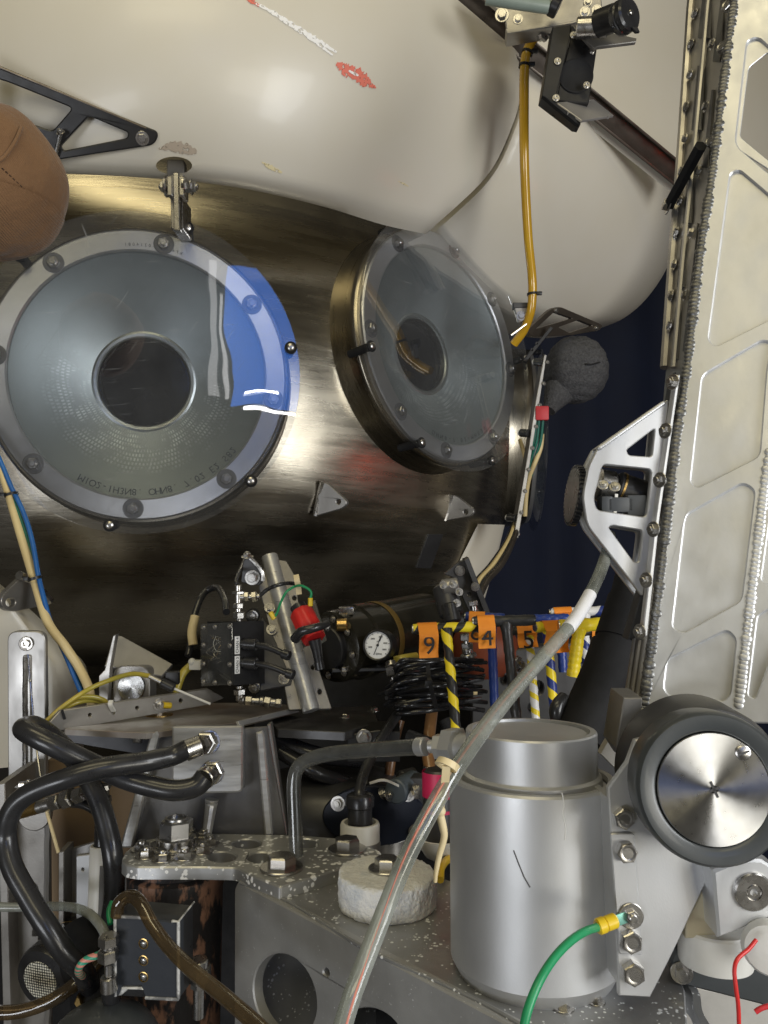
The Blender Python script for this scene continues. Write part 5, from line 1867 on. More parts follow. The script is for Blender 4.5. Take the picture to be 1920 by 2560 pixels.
def foam_ball():
    mb = MB()
    c = P(1438, 925, 1.92)
    vs, fs = [], []
    seg, ring = 72, 48
    for i in range(ring + 1):
        th = PI * i / ring
        for k in range(seg):
            a_ = 2 * PI * k / seg
            d_ = V((math.sin(th) * math.cos(a_), math.sin(th) * math.sin(a_), math.cos(th)))
            r_ = .0830 + rng.uniform(-.0009, .0009) + .0025 * math.sin(5 * a_) * math.sin(th) ** 2 + (.001 * math.sin(18 * th))
            if d_.dot(RT) < -.55:
                r_ *= 1 - .25 * (-.55 - d_.dot(RT))
            vs.append(c + d_ * r_)
    for i in range(ring):
        for k in range(seg):
            j = (k + 1) % seg
            fs.append((i * seg + k, (i + 1) * seg + k, (i + 1) * seg + j, i * seg + j))
    return mb.add(vs, fs), c


fbm, fbc = foam_ball()
t = thing('foam_ball', 'dark grey foam ball beside the edge on viewport', 'foam ball', fbc - Z * .085)
part(fbm, 'ball', m_foam, t, 70)
part(MB().lathe(P(1395, 985, 1.90), (P(1370, 1030, 1.88) - P(1395, 985, 1.90)), [(.040, -.01), (.030, .015), (.020, .04), (.017, .055)], 24), 'neck', m_foam, t, 70)
def onfoam(px, py):
    r_ = ray(px, py).normalized()
    oc = CAM - fbc
    bq = oc.dot(r_)
    dd = bq * bq - (oc.dot(oc) - .0832 ** 2)
    return CAM + r_ * (-bq - math.sqrt(max(dd, 0)))


part(MB().tube(smooth([onfoam(1463, 910), onfoam(1480, 911), onfoam(1500, 905), onfoam(1517, 901)], 5), .0022, 8), 'slit', m_matt, t)
part(MB().box(P(1353, 1034, 1.80), (RT, FW, UP), (.0155, .014, .0165), .003), 'red_tape', m_redtape, t)
for k, (m, dx, r_) in enumerate(((m_teal, -12, .0035), (m_teal, -4, .0035), (m_teal, 6, .0035))):
    hose('sensor_wire', [(1352 + dx, 1045, 1.80), (1346 + dx, 1100, 1.81), (1334 + dx, 1140, 1.82), (1322 + dx, 1190, 1.83)], r_, m, 'dark green wire below the red tape under the foam ball', 'wire', 'green wires under the foam ball')
hose('signal_cable', [(1355, 1085, 1.82), (1351, 1120, 1.82), (1338, 1155, 1.82), (1324, 1190, 1.83), (1316, 1230, 1.84), (1312, 1290, 1.85)], .0058, m_beige, 'beige cable hanging in a loop below the red tape', 'cable')
hose('signal_cable', [(1300, 1100, 1.9), (1312, 1140, 1.86), (1318, 1180, 1.84), (1316, 1215, 1.85)], .005, m_beige, 'short beige cable joining the loop below the red tape', 'cable')
# thin drilled rim plate of the side viewport with white tipped standoffs
t = thing('rim_plate', 'narrow drilled rim plate standing edge on past the sphere', 'plate', P(1290, 1345, 1.9))
prim = plane3((1363, 888, 1.78), (1290, 1345, 1.82), (1352, 890, 1.95))
part(MB().plate([(1361, 886), (1367, 888), (1296, 1345), (1284, 1345), (1322, 1120), (1340, 1000)], flat(1.79), .05, (), .001), 'plate', m_greyp, t)
for k in range(9):
    f_ = k / 8
    bolt('socket', P(1366 - 74 * f_ + 3, 905 + 430 * f_, 1.788), V((.4, -1, 0)), .0032, t, 'screw')
for (px, py) in ((1346, 905), (1310, 1082), (1278, 1294)):
    a_, b_ = P(px - 8, py, 1.82), P(px + 14, py + 2, 1.80)
    so = part(MB().cyl(a_, b_, .0095, seg=16, ch=.001), 'standoff', m_rubber, t)
    part(MB().ball(a_, .008, 14, 10), 'white_tip', m_whitep, so)

# ================================================================== welded aluminium arm
FRONT = plane3((1845, 0, .90), (1610, 1760, .74), (1960, 1200, .74))
OFFB = .012


def fr(px, py, o=0):
    return hit(px, py, (FRONT[0] + FRONT[1] * o, FRONT[1]))


t = thing('welded_arm', 'tall welded aluminium arm with recessed panels and long weld seams', 'arm', fr(1700, 1790))
outer = [(1862, -130), (2300, -130), (2300, 1300), (1980, 1810), (1602, 1800), (1612, 1760), (1648, 1500), (1684, 1200), (1698, 1072), (1722, 916), (1752, 650), (1786, 422), (1812, 211), (1838, 0)]
pk1 = rounded([(1868, 100), (1895, 92), (1990, 180), (1990, 470), (1930, 440), (1838, 362)], 22)
pk2 = rounded([(1826, 432), (1848, 424), (1985, 540), (1985, 768), (1790, 866), (1771, 850)], 22)
pk3 = rounded([(1756, 937), (1905, 850), (1930, 856), (1916, 920), (1899, 1140), (1742, 1220), (1727, 1205)], 18)
pk4 = rounded([(1714, 1287), (1858, 1206), (1887, 1224), (1853, 1502), (1708, 1583), (1681, 1570)], 18)
pk5 = rounded([(1669, 1648), (1818, 1574), (1840, 1596), (1826, 1735), (1808, 1754), (1736, 1738), (1674, 1740), (1660, 1722)], 14)
pk6 = rounded([(1930, 1518), (1895, 1540), (1871, 1739), (1888, 1747), (1920, 1660), (1960, 1560)], 8)
pk7 = rounded([(1985, 1270), (1925, 1300), (1904, 1450), (1930, 1466), (1985, 1440)], 8)
part(MB().plate(outer, FRONT, .006, [pk1, pk2, pk3, pk4, pk5, pk6, pk7], .0012), 'front_plate', m_aluarm, t)
for q in (pk2, pk3, pk4, pk5, pk6, pk7):
    cx = sum(p[0] for p in q) / len(q)
    cy = sum(p[1] for p in q) / len(q)
    part(MB().plate([(cx + (p[0] - cx) * 1.06, cy + (p[1] - cy) * 1.06) for p in q], (FRONT[0] - FRONT[1] * .0032, FRONT[1]), .002, (), 0), 'recessed_panel', m_aluarm, t)
part(MB().plate([(cx_, cy_) for cx_, cy_ in [(1860, 90), (2010, 90), (2010, 480), (1828, 362)]], (FRONT[0] - FRONT[1] * .0032, FRONT[1]), .002, [rounded([(1872, 168), (1922, 128), (1990, 190), (1990, 430), (1925, 404), (1850, 342)], 10)], .0006), 'recessed_panel', m_aluarm, t)
# weld beads
def bead(pts, r, step, name, mat, o=.001, flat_=.55):
    path = smooth([fr(x, y, o) for x, y in pts], 10)
    mb = MB()
    acc = 0
    last = path[0]
    for i in range(1, len(path)):
        seg_ = path[i] - path[i - 1]
        L0 = seg_.length
        while acc <= L0:
            p = path[i - 1] + seg_ * (acc / L0)
            tg = seg_.normalized()
            sx = tg.cross(FRONT[1]).normalized()
            k = rng.uniform(.78, 1.18)
            mb.ball(p, r * k, 10, 6, (1, .85, flat_), (sx, tg, (FRONT[1] + tg * .35).normalized()))
            acc += step
        acc -= L0
    return part(mb, name, mat, t, 60)


bead([(1925, 1130), (1913, 1200), (1899, 1319), (1872, 1540), (1846, 1772)], .0046, .0044, 'weld_seam', m_aluarm, .0, .34)
m_weldd = mk('dark_weld', (.22, .22, .215), .8, .42, (.15, .15, .147), 60, bump=.3, bscale=300)
bead([(1842, -40), (1836, 8), (1810, 211), (1784, 422), (1750, 650), (1720, 916), (1696, 1072), (1681, 1200), (1645, 1507), (1608, 1790)], .0060, .0046, 'edge_weld', m_weldd, -.002, .6)
# side wall of the box section
lft = [(1838, 0), (1786, 422), (1752, 650), (1722, 916), (1684, 1200), (1648, 1500), (1610, 1770)]
lft = [(1858, -130)] + lft
far = [(1745, -130), (1730, 0), (1702, 422), (1684, 650), (1666, 916), (1640, 1200), (1605, 1500), (1566, 1770)]
mb = MB()
vs, fs = [], []
wid = [.150, .145, .135, .125, .11, .095, .085, .078]
for (n_, f_, w_) in zip(lft, far, wid):
    p = fr(*n_, -.002)
    dd = (P(f_[0], f_[1], 1) - CAM)
    # far edge: on the ray through its pixel, w_ metres further along the viewing depth
    dep = (p - CAM).dot(FW)
    q = P(f_[0], f_[1], dep + w_)
    vs += [p, q, q + RT * .006, p + RT * .006]
for i in range(len(lft) - 1):
    for k in range(4):
        j = (k + 1) % 4
        fs.append((4 * i + k, 4 * i + j, 4 * i + 4 + j, 4 * i + 4 + k))
fs += [(0, 1, 2, 3), (4 * len(lft) - 1, 4 * len(lft) - 2, 4 * len(lft) - 3, 4 * len(lft) - 4)]
part(mb.add(vs, fs), 'side_wall', m_greyp, t, 30)


def side(py, f_, o=.002):
    """point on the side wall at picture height py, fraction f_ from front (0) to back (1)"""
    for i in range(len(lft) - 1):
        if lft[i][1] <= py <= lft[i + 1][1]:
            s_ = (py - lft[i][1]) / (lft[i + 1][1] - lft[i][1])
            p = vs[4 * i].lerp(vs[4 * i + 4], s_)
            q = vs[4 * i + 1].lerp(vs[4 * i + 5], s_)
            nn = (q - p).cross(vs[4 * i + 4] - vs[4 * i]).normalized()
            if nn.dot(CAM - p) < 0:
                nn = -nn
            return p.lerp(q, f_) + nn * o, nn, (q - p).normalized()
    raise ValueError(py)


for (y0, y1, f0, f1) in ((-60, 100, .45, .75), (170, 330, .45, .72), (400, 560, .45, .74), (600, 720, .45, .74), (770, 900, .45, .74), (-60, 160, .15, .32), (230, 420, .14, .30), (560, 880, .14, .26)):
    pts = []
    m_ = (y0 + y1) / 2
    o_ = []
    for (yy, ff) in ((y0, f0 + .08), (y0, f1 - .03), (y1, f1), (y1, f0)):
        o_.append(side(yy, ff, .0016)[0])
    nn = side(m_, .5)[1]
    part(MB().slab(o_, [], nn, .002, .0004), 'slot', m_dark if f0 > .4 else m_black, t)
for k in range(12):
    yy = -40 + k * 78
    for ff in ((.86,) if k % 2 else (.36, .9)):
        p, nn, _ = side(yy, ff, .0015)
        bolt('hex', p, nn, .0048, t)
for yy in (20, 128, 360):
    p, nn, _ = side(yy, .08, .0015)
    bolt('hexdish', p, (nn + FRONT[1]).normalized(), .0075, t)
# raised cable ridges along the side
for ff, r_ in ((.55, .0035), (.98, .006)):
    part(MB().tube(smooth([side(y, ff, .002)[0] for y in range(-100, 940, 60)], 3), r_, 8), 'edge_ridge', m_steeld if ff < .9 else m_greyp, t)
for ff in (.30, .62, .94):
    part(MB().tube(smooth([side(y, ff, .002)[0] for y in range(1460, 1760, 40)], 3), .003, 8), 'lower_ridge', m_greyp, t)
p0, p1 = side(372, .15, .012)[0], side(520, .92, .014)[0]
part(MB().cyl(p0, p1, .0075, seg=6), 'brace_bar', m_matt, t)
bolt('hex', p1, side(520, .92)[1], .008, t)

# ================================================================== camera bracket on the arm
BR = plane3((1640, 1250, .80), (1470, 1250, .80), (1560, 1400, .795))
t = thing('arm_camera_bracket', 'silver triangular bracket with windows holding a camera on the welded arm', 'bracket', hit(1606, 1486, BR))
bo = rounded([(1668, 1000), (1672, 1015), (1648, 1200), (1608, 1492), (1508, 1364), (1468, 1313, 20), (1457, 1240, 20), (1472, 1165, 14), (1494, 1121)], 8)
bh = [rounded([(1638, 1070), (1566, 1125), (1572, 1138), (1630, 1142)], 8), rounded([(1507, 1160), (1630, 1173), (1616, 1293), (1492, 1275), (1485, 1245)], 12), rounded([(1521, 1318), (1533, 1313), (1608, 1326), (1598, 1405), (1586, 1406)], 9)]
part(MB().plate(bo, BR, .006, bh, .001), 'front_cheek', m_alu, t)
BR2 = (BR[0] - BR[1] * .075, BR[1])
sh_ = lambda pts, dx, dy: [(x + dx, y + dy) for x, y in pts]
vsn = lambda pts: pts
o2 = [(960 + (x - 960) * .80 / .80 - 14, y + 4) for x, y in bo]
part(MB().plate(o2, BR2, .006, [[(x - 14, y + 4) for x, y in h] for h in bh], .001), 'rear_cheek', m_alu, t)
part(MB().slab([hit(1494, 1121, BR), hit(1668, 1000, BR), hit(1664, 1005, BR2), hit(1480, 1124, BR2)], [], V((-.55, -.2, .8)), .004, .0005), 'top_web', m_alu, t)
# weld along the sloping top edge
mbw = MB()
for i in range(30):
    mbw.ball(hit(1500 + (1655 - 1500) * i / 29, 1119 + (1010 - 1119) * i / 29, BR) + BR[1] * .0005, .0036, 8, 6, (1.2, .7, .6), ((RT + UP * .7).normalized(), (UP - RT * .7).normalized(), -FW))
part(mbw, 'weld', m_alu, t, 60)
stp = plane3((1700, 930, .765), (1610, 1590, .72), (1705, 930, .765 + .004))
part(MB().plate([(1692, 938), (1701, 936), (1650, 1290), (1618, 1590), (1606, 1592), (1640, 1290)], flat(.745), .010, (), .001), 'edge_strip', mk('pale_alu_strip', (.66, .66, .66), .6, .4), t)
for (px, py) in ((1682, 955), (1664, 1077), (1650, 1200), (1634, 1323), (1616, 1450), (1600, 1580)):
    bolt('nut', P(px, py, .745), V((-.9, -.5, 0)), .0052, t)
part(MB().plate([(1690, 930), (1696, 940), (1645, 1290), (1612, 1590), (1570, 1600), (1605, 1480), (1650, 1180)], flat(.80), .02, (), .001), 'mount_wall', m_dark, t)
c0, c1 = P(1492, 1212, .835), P(1618, 1250, .835)
cmr = part(MB().cyl(c0, P(1535, 1220, .835), .018, seg=28, ch=.002), 'camera_front', m_steel, t)
part(MB().cyl(P(1535, 1222, .835), P(1625, 1252, .835), .0195, seg=28, ch=.002), 'camera_body', m_black, t)
part(MB().cyl(P(1545, 1224, .835), P(1550, 1226, .835), .0202, seg=28), 'yellow_ring', m_brass, cmr)
part(MB().box(P(1545, 1262, .815), (RT, FW, UP), (.014, .01, .008), .002).box(P(1585, 1266, .815), (RT, FW, UP), (.010, .01, .012), .002).box(P(1512, 1262, .815), (RT, FW, UP), (.006, .01, .009), .002), 'clamp', mk('dark_grey_clamp', (.05, .055, .06), 0, .45), t)
part(MB().strip([P(1541, 1235, .808), P(1537, 1285, .806)], RT, .003, .002), 'white_tie', m_wzip, t)
for (px, py) in ((1507, 1212), (1537, 1217)):
    bolt('nut', P(px, py, .812), V((-.2, -1, .4)), .004, t)
part(MB().cyl(P(1446, 1240, .84), P(1470, 1243, .84), .014, seg=20).lathe(P(1446, 1240, .84), P(1430, 1238, .84) - P(1446, 1240, .84), [(.030, 0), (.032, .002), (.032, .006), (.030, .008)], 40), 'knurled_knob', m_rubber, t)
mbk = MB()
x, y, z = frame(P(1430, 1238, .84) - P(1446, 1240, .84))
for k in range(40):
    a_ = 2 * PI * k / 40
    mbk.box(P(1446, 1240, .84) + z * .004 + x * (.0325 * math.cos(a_)) + y * (.0325 * math.sin(a_)), (x * math.cos(a_) + y * math.sin(a_), y * math.cos(a_) - x * math.sin(a_), z), (.0012, .0012, .0035))
part(mbk, 'knurl', m_rubber, t)

# black foam sleeved hydraulic hose behind the T handles
t = thing('sleeved_hose', 'thick black foam sleeved hose leaning behind the welded arm', 'hose', P(1450, 1800, .93))
pth = [P(1592, 1440, .99), P(1577, 1500, .985), P(1540, 1612, .963), P(1490, 1748, .938), P(1455, 1825, .925)]
part(MB().tube([P(1578, 1505, .985), P(1546, 1604, .965)], .030, 24), 'sleeve', m_matt, t)
part(MB().tube([P(1541, 1616, .962), P(1516, 1690, .948), P(1468, 1800, .93), P(1448, 1850, .92)], .031, 24), 'sleeve', m_matt, t)
part(MB().tube(smooth(pth, 6), .027, 18), 'core', m_matt, t)
part(MB().tube(smooth([P(1412, 1745, .94), P(1392, 1770, .93), P(1396, 1800, .93), P(1420, 1815, .93)], 6), .009, 12), 'drain_tube', m_rubber, t)
# ================================================================== foreground: box beam, speckled plate, post
m_speck = mk('speckled_aluminium', (.50, .505, .505), .7, .42, (.42, .425, .425), 14, rvar=.08, bump=.15, bscale=500, bdist=.0005, speck=((.86, .87, .88), 165, .50))
m_web = mk('dusty_aluminium_web', (.50, .50, .49), .6, .46, (.40, .40, .395), 9, rvar=.1, bump=.15, bscale=400, bdist=.0005, speck=((.78, .80, .80), 320, .12))
m_beam = mk('dusty_aluminium', (.43, .435, .44), .7, .46, (.33, .335, .34), 12, rvar=.1, bump=.15, bscale=400, bdist=.0005, speck=((.80, .82, .84), 210, .30))
ZP = hplane(700, 2216, .82)
BE = (ZP[0] - Z * .0142, Z)
t = thing('box_beam', 'thick dusty aluminium box beam carrying canister and white puck', 'beam', hit(1000, 2560, BE) - Z * .2)
bt = [(593, 2203), (640, 2176), (760, 2148), (935, 2135), (1090, 2190), (1300, 2260), (1560, 2345), (1665, 2398), (1712, 2470), (1718, 2560), (1700, 2760), (1420, 2640)]
part(MB().slab([hit(x, y, BE) for x, y in rounded(bt, 10)], [], Z, .008, .0012), 'top_plate', m_beam, t)
A0, A1 = hit(593, 2203, BE), hit(1420, 2640, BE)
fn = (A1 - A0).cross(Z).normalized()
if fn.dot(CAM - A0) < 0:
    fn = -fn
FP = (A0 + fn * .0012 - Z * 0, fn)
face = [(587, 2214), (593, 2204), (724, 2258), (913, 2371), (1200, 2507), (1420, 2645), (1440, 3000), (1000, 3100), (585, 2900)]
part(MB().plate(rounded([(586, 2222), (594, 2204), (1420, 2640), (1430, 3000), (585, 2800)], 8), FP, .012, [ell(712, 2490, 76, 108, 40, tilt=-.28), ell(925, 2630, 92, 112, 40, tilt=-.28), ell(815, 2431, 7, 11, 14, tilt=-.3)], .0015), 'front_web', m_web, t)
# inner sleeve of the big hole
hc = hit(712, 2490, FP)
lw = [A0 - fn * .012, A0 - fn * .012 - Z * .3, hit(940, 2140, BE) - Z * .3, hit(940, 2140, BE)]
part(MB().slab([p - Z * .008 for p in lw], [], V((-1, -.4, 0)), .008, .001), 'end_web', m_beam, t)
part(MB().tube(smooth([hit(x, y, (BE[0] + Z * .0005, Z)) for x, y in ((600, 2206), (724, 2258), (913, 2371), (1200, 2507), (1400, 2625))], 6), .0022, 8), 'edge_weld', m_beam, t)
b0, b1 = hit(940, 2140, BE), hit(1660, 2396, BE)
part(MB().slab([p - Z * .008 for p in (b0, b1)] + [b1 - Z * .3, b0 - Z * .3], [], fn, .008, .001), 'back_web', m_dark, t)  # dark material puts the shade of the hollow into this web's colour
part(MB().slab([A0 - Z * .3, A1 - Z * .3, b1 - Z * .3, b0 - Z * .3], [], Z, .006), 'bottom_plate', m_dark, t)  # unseen floor of the beam, added to keep its hollow dark
part(MB().slab([A1 - Z * .009 - fn * .014, b1 - Z * .009, b1 - Z * .3, A1 - Z * .3 - fn * .014], [], V((1, -.2, 0)), .006), 'end_web', m_beam, t)  # unseen closure, added to stop light entering from the right
# right end with its slot
part(MB().slab([hit(1665, 2398, BE), hit(1716, 2475, BE), hit(1720, 2560, BE), hit(1720, 2560, BE) - Z * .10, hit(1716, 2475, BE) - Z * .10, hit(1665, 2398, BE) - Z * .1], [], V((1, -.6, 0)), .01), 'end_cap', m_beam, t) if False else None
e0, e1, e2 = hit(1668, 2402, BE), hit(1722, 2472, BE), hit(1752, 2540, (BE[0] - Z * .006, Z))
part(MB().strip(smooth([e0 - Z * .012, e1 - Z * .012 + RT * .004, e2 - Z * .012, e2 - Z * .02 + V((.004, -.05, 0))], 6), Z, .024, .006), 'end_lip', m_beam, t)
for (px, py, s_) in ((1408, 2520, .006), (1490, 2505, .005)):
    bolt('hex', hit(px, py, BE), Z, s_, t)

t = thing('bolted_plate', 'speckled aluminium lever plate with four round holes and big bolts', 'plate', hit(600, 2150, ZP))
po = [(304, 2152), (312, 2130), (335, 2112), (365, 2099), (440, 2088), (506, 2083), (751, 2088), (838, 2095), (945, 2124, 8), (955, 2131, 8), (948, 2142, 8), (700, 2217, 6), (622, 2186, 12), (592, 2169, 12), (500, 2167), (345, 2167), (315, 2162)]
holes = [ell(617, 2109, 36, 12, 24), ell(555, 2142, 36, 13.5, 24), ell(655, 2144, 36, 14.5, 24), ell(765, 2108, 32, 12, 24)]
plp = part(MB().slab([hit(x, y, ZP) for x, y in rounded(po, 4, 3)], [[hit(x, y, ZP) for x, y in h] for h in holes], Z, .014, .0016), 'plate', m_speck, t)
def zp(px, py, o=0):
    return hit(px, py, (ZP[0] + Z * o, Z))


bolt('hex', zp(704, 2172), Z, .0165, t, spin=.35)
bolt('hex', zp(868, 2126), Z, .0158, t, spin=.2)
bb = zp(440, 2118)
part(MB().lathe(bb, Z, [(.034, 0), (.034, .0025), (.031, .004), (.024, .004), (.024, .012), (.022, .013)], 40), 'collar', m_steel, t)
hx = MB()
hexprism(hx, .0205, .010, .033)
hx.lathe((0, 0, .033), Z, [(.0145, -.001), (.0140, .0025), (.0115, .0025), (.0110, -.004)], 28)
fpart(hx, 'big_nut', mk('dull_steel_nut', (.46, .455, .45), 1, .32, (.38, .375, .37), 30, rvar=.08), t, Matrix.Translation(bb) @ Matrix.Rotation(.5, 4, 'Z'))
for k in range(9):
    a_ = -2.9 + k * .62
    q = bb + V((math.cos(a_) * .040, math.sin(a_) * .044, 0))
    bolt('nut', q, Z, .0088, t, 'loose_nut')

# rusty post under the plate
m_post = mk('flaking_brown_post', (.25, .13, .08), 0, .6, (.016, .014, .014), 34, (1, 1, .45), rvar=.1, bump=.6, bscale=60, bdist=.004, contrast=(.47, .53))
pc_ = hit(442, 2160, (ZP[0] - Z * .02, Z))
t = thing('post', 'flaking brown and black round post under the speckled plate', 'post', pc_ - Z * .5)
part(MB().lathe(pc_ - Z * .5, Z, [(.056, 0), (.056, .475), (.058, .478), (.058, .492), (.052, .496), (.052, .506)], 48), 'tube', m_post, t)
part(MB().box(hit(314, 2185, flat(.98)) - Z * .02, (RT, FW, UP), (.012, .012, .04), .004), 'side_clamp', m_greyp, t)

# black valve block clamped to it
pv = plane3((288, 2292, .80), (446, 2300, .785), (292, 2490, .80))
t = thing('valve_block', 'black block with worn white edges and three screws', 'valve block', hit(360, 2500, pv))
part(MB().plate([(288, 2290), (445, 2305), (446, 2498), (362, 2494), (352, 2466), (305, 2466), (302, 2490), (288, 2490)], pv, .012, (), .0015), 'face', m_dark if False else mk('blue_black_block', (.022, .026, .034), .1, .45, (.03, .034, .042), 30, bump=.1, bscale=300), t)
part(MB().plate([(288, 2290), (445, 2305), (446, 2498), (288, 2490)], (pv[0] - pv[1] * .0122, pv[1]), .034, (), .0008), 'body', m_black, t)
m_worn = mk('worn_white_edge', (.66, .66, .64), .2, .5, (.20, .20, .20), 70, contrast=(.45, .6))
ew = MB()
for e in ([(288, 2290), (330, 2293), (390, 2296)], [(430, 2303), (446, 2304), (446, 2400), (446, 2497)], [(288, 2290), (288, 2400), (289, 2490)], [(364, 2494), (446, 2498)]):
    ew.tube([hit(x, y, (pv[0] + pv[1] * .0004, pv[1])) for x, y in e], .0017, 6)
ew.tube([hit(446, 2304, pv), hit(446, 2304, pv) - pv[1] * .040 - RT * .002], .001, 6)
part(ew, 'worn_edges', m_worn, t)
part(MB().plate([(303, 2470), (352, 2469), (360, 2476), (320, 2474), (302, 2490), (294, 2490)], (pv[0] + pv[1] * .0006, pv[1]), .004), 'chipped_corner', m_worn, t)
for py in (2359, 2401, 2442):
    px = 359
    part(MB().lathe(hit(px, py, pv), pv[1], [(.0055, -.002), (.0055, .0006), (.0046, .0008), (.0040, -.001)], 20), 'screw_hole', m_brass, t)
    bolt('pan', hit(px + 1, py, (pv[0] + pv[1] * .0002, pv[1])), pv[1], .0034, t, 'screw')
for sx, sgn in ((272, -1), (497, 1)):
    q = P(sx, 2420 if sgn > 0 else 2340, .80)
if True:
    g = fitting([(272, 2338, .79), (272, 2362, .79), (270, 2372, .79), (271, 2402, .79)], [.0105, -.007, .0105], 'side_fitting', m_steel, t)
    fitting([(272, 2408, .79), (272, 2440, .79), (273, 2478, .79)], [-.0045, -.0085], 'side_tube', m_steel, t)
    fitting([(497, 2398, .83), (497, 2418, .83), (497, 2450, .83), (497, 2468, .83), (496, 2545, .83)], [-.010, .0135, .009, -.006], 'far_fitting', m_steel, t)

# amber and clear tubes round the block
hose('tube', [(292, 2290, .80), (296, 2262, .80), (312, 2245, .80), (334, 2242, .79), (354, 2262, .775), (380, 2310, .76), (420, 2365, .74), (480, 2425, .71), (560, 2490, .68), (640, 2560, .64), (700, 2620, .61)], .0066, m_amber, 'amber tube looping over the black block towards the lens', 'tube', n=10, seg=16)
hose('tube', [(-60, 2530, .86), (0, 2532, .86), (60, 2526, .86), (130, 2500, .86), (200, 2450, .87), (262, 2385, .90)], .0075, m_amber, 'amber tube crossing low in front of the camera with mesh lens', 'tube', seg=16)
hose('tube', [(-60, 2262, .92), (20, 2268, .92), (120, 2266, .92), (180, 2268, .90), (222, 2284, .88), (250, 2312, .85), (268, 2345, .80)], .0052, m_clearhose, 'clear thin tube running to the silver fitting of the black block', 'tube', seg=14)
hose('wire', [(262, 2380, .795), (240, 2390, .79), (215, 2400, .79), (200, 2415, .79), (196, 2430, .80), (206, 2440, .82)], .0038, stripe_mat('green_red_braid', (.05, .30, .20), (.6, .25, .2), .006), 'green and red braided wire looping beside the black block', 'wire')
hose('wire', [(280, 2255, .9), (272, 2280, .89), (276, 2310, .88)], .003, m_green, 'short green wire behind the amber loop', 'wire')
hose('wire', [(304, 2505, .88), (314, 2530, .87), (320, 2560, .86)], .0032, m_green, 'short green wire below the black block', 'wire')

# ================================================================== white puck
pkc = hit(968, 2262, BE)
t = thing('puck', 'rough white chalky puck bolted on the box beam', 'puck', pkc)
seg, prof = 120, []
RP, HP = .0515, .034
prof = [(RP * .97, 0), (RP, .002)] + [(RP, .002 + (HP - .005) * i / 12) for i in range(1, 13)] + [(RP * .985, HP - .0012), (RP * .95, HP)] + [(RP * f_, HP) for f_ in (.9, .82, .74, .66, .58, .5, .42, .34, .26, .15, .02)]
vs, fs = [], []
from mathutils import noise as mnoise
for r_, h_ in prof:
    for k in range(seg):
        a_ = 2 * PI * k / seg
        p = V((r_ * math.cos(a_), r_ * math.sin(a_), h_))
        nz = mnoise.noise(p * 160) * .0014 + mnoise.noise(p * 420) * .0008 + mnoise.noise(p * 45) * .0016
        if h_ > HP - .003:
            p.z += nz
        p.x += math.cos(a_) * nz * (1 if r_ > RP * .9 else 0)
        p.y += math.sin(a_) * nz * (1 if r_ > RP * .9 else 0)
        vs.append(pkc + p)
for i in range(len(prof) - 1):
    for k in range(seg):
        j = (k + 1) % seg
        fs.append((i * seg + k, i * seg + j, (i + 1) * seg + j, (i + 1) * seg + k))
fs.append(tuple(range(seg))[::-1])
m_chalk = mk('chalky_zinc', (.88, .89, .90), 0, .75, (.66, .70, .76), 40, bump=.9, bscale=260, bdist=.003, contrast=(.5, .72))
part(MB().add(vs, fs), 'body', m_chalk, t, 75)
bolt('hex', pkc + Z * (HP + .0002) + V((.0, .004, 0)), Z, .0135, t, spin=.4)

# ================================================================== canister
cb_ = hit(1337, 2420, BE)
t = thing('canister', 'grey anodised stepped canister standing on the box beam', 'canister', cb_)
H0 = P(1337, 1935, (cb_ - CAM).dot(FW) * 1.0)
dC = (cb_ - CAM).dot(FW)
# height of the shoulder from the picture: vertical line through the base centre


def height_at(py):
    # z where the vertical through cb_ appears at picture row py
    lo, hi = 0, .6
    for _ in range(50):
        m_ = (lo + hi) / 2
        q = cb_ + Z * m_ - CAM
        y_ = 1280 - F * q.dot(UP) / q.dot(FW)
        if y_ > py:
            lo = m_
        else:
            hi = m_
    return lo


hs = height_at(1938)
ht = height_at(1822)
RB = S(205, dC * 1.02)
RTc = S(158, dC * 1.05)
part(MB().lathe(cb_, Z, [(RB - .006, 0), (RB - .004, .004), (RB, .012), (RB, hs - .002), (RB - .0015, hs), (RB - .007, hs), (RB - .008, hs - .004)], 96, cap1=False), 'shell', m_alu, t, 18)
part(MB().lathe(cb_ + Z * hs, Z, [(RB - .0075, -.006), (RTc + .004, -.006), (RTc + .003, .002), (RTc, .004), (RTc, ht - hs - .0015), (RTc - .0012, ht - hs), (RTc - .006, ht - hs), (RTc - .0065, ht - hs - .004), (RTc - .009, ht - hs - .004), (RTc - .0095, ht - hs - .002), (.001, ht - hs - .002)], 96, cap0=False), 'neck', m_alu, t, 18)
cdir = (CAM - cb_)
cdir.z = 0
cdir.normalize()
crx = cdir.cross(Z)
if crx.x < 0:
    crx = -crx
# tangent flange of the shell reaching to the bracket plate
tp = cb_ + cdir * (RB * .96) + crx * (RB * .28)
part(MB().box(tp + Z * (hs / 2 + .004) + crx * (RB * .36) - cdir * .002, (crx, Z, cdir), (RB * .36, hs / 2 - .005, .0022), .0006), 'flange', m_alu, t) if False else None
# long dark scratch and chalk run
def oncan(px, py, o=.0004):
    r_ = ray(px, py)
    c2 = V((cb_.x, cb_.y, 0))
    d2 = V((r_.x, r_.y, 0))
    o2_ = V((CAM.x, CAM.y, 0)) - c2
    A_2, B_2, C_2 = d2.dot(d2), 2 * o2_.dot(d2), o2_.dot(o2_) - (RB + o) ** 2
    dd = B_2 * B_2 - 4 * A_2 * C_2
    return CAM + r_ * ((-B_2 - math.sqrt(max(dd, 0))) / (2 * A_2))


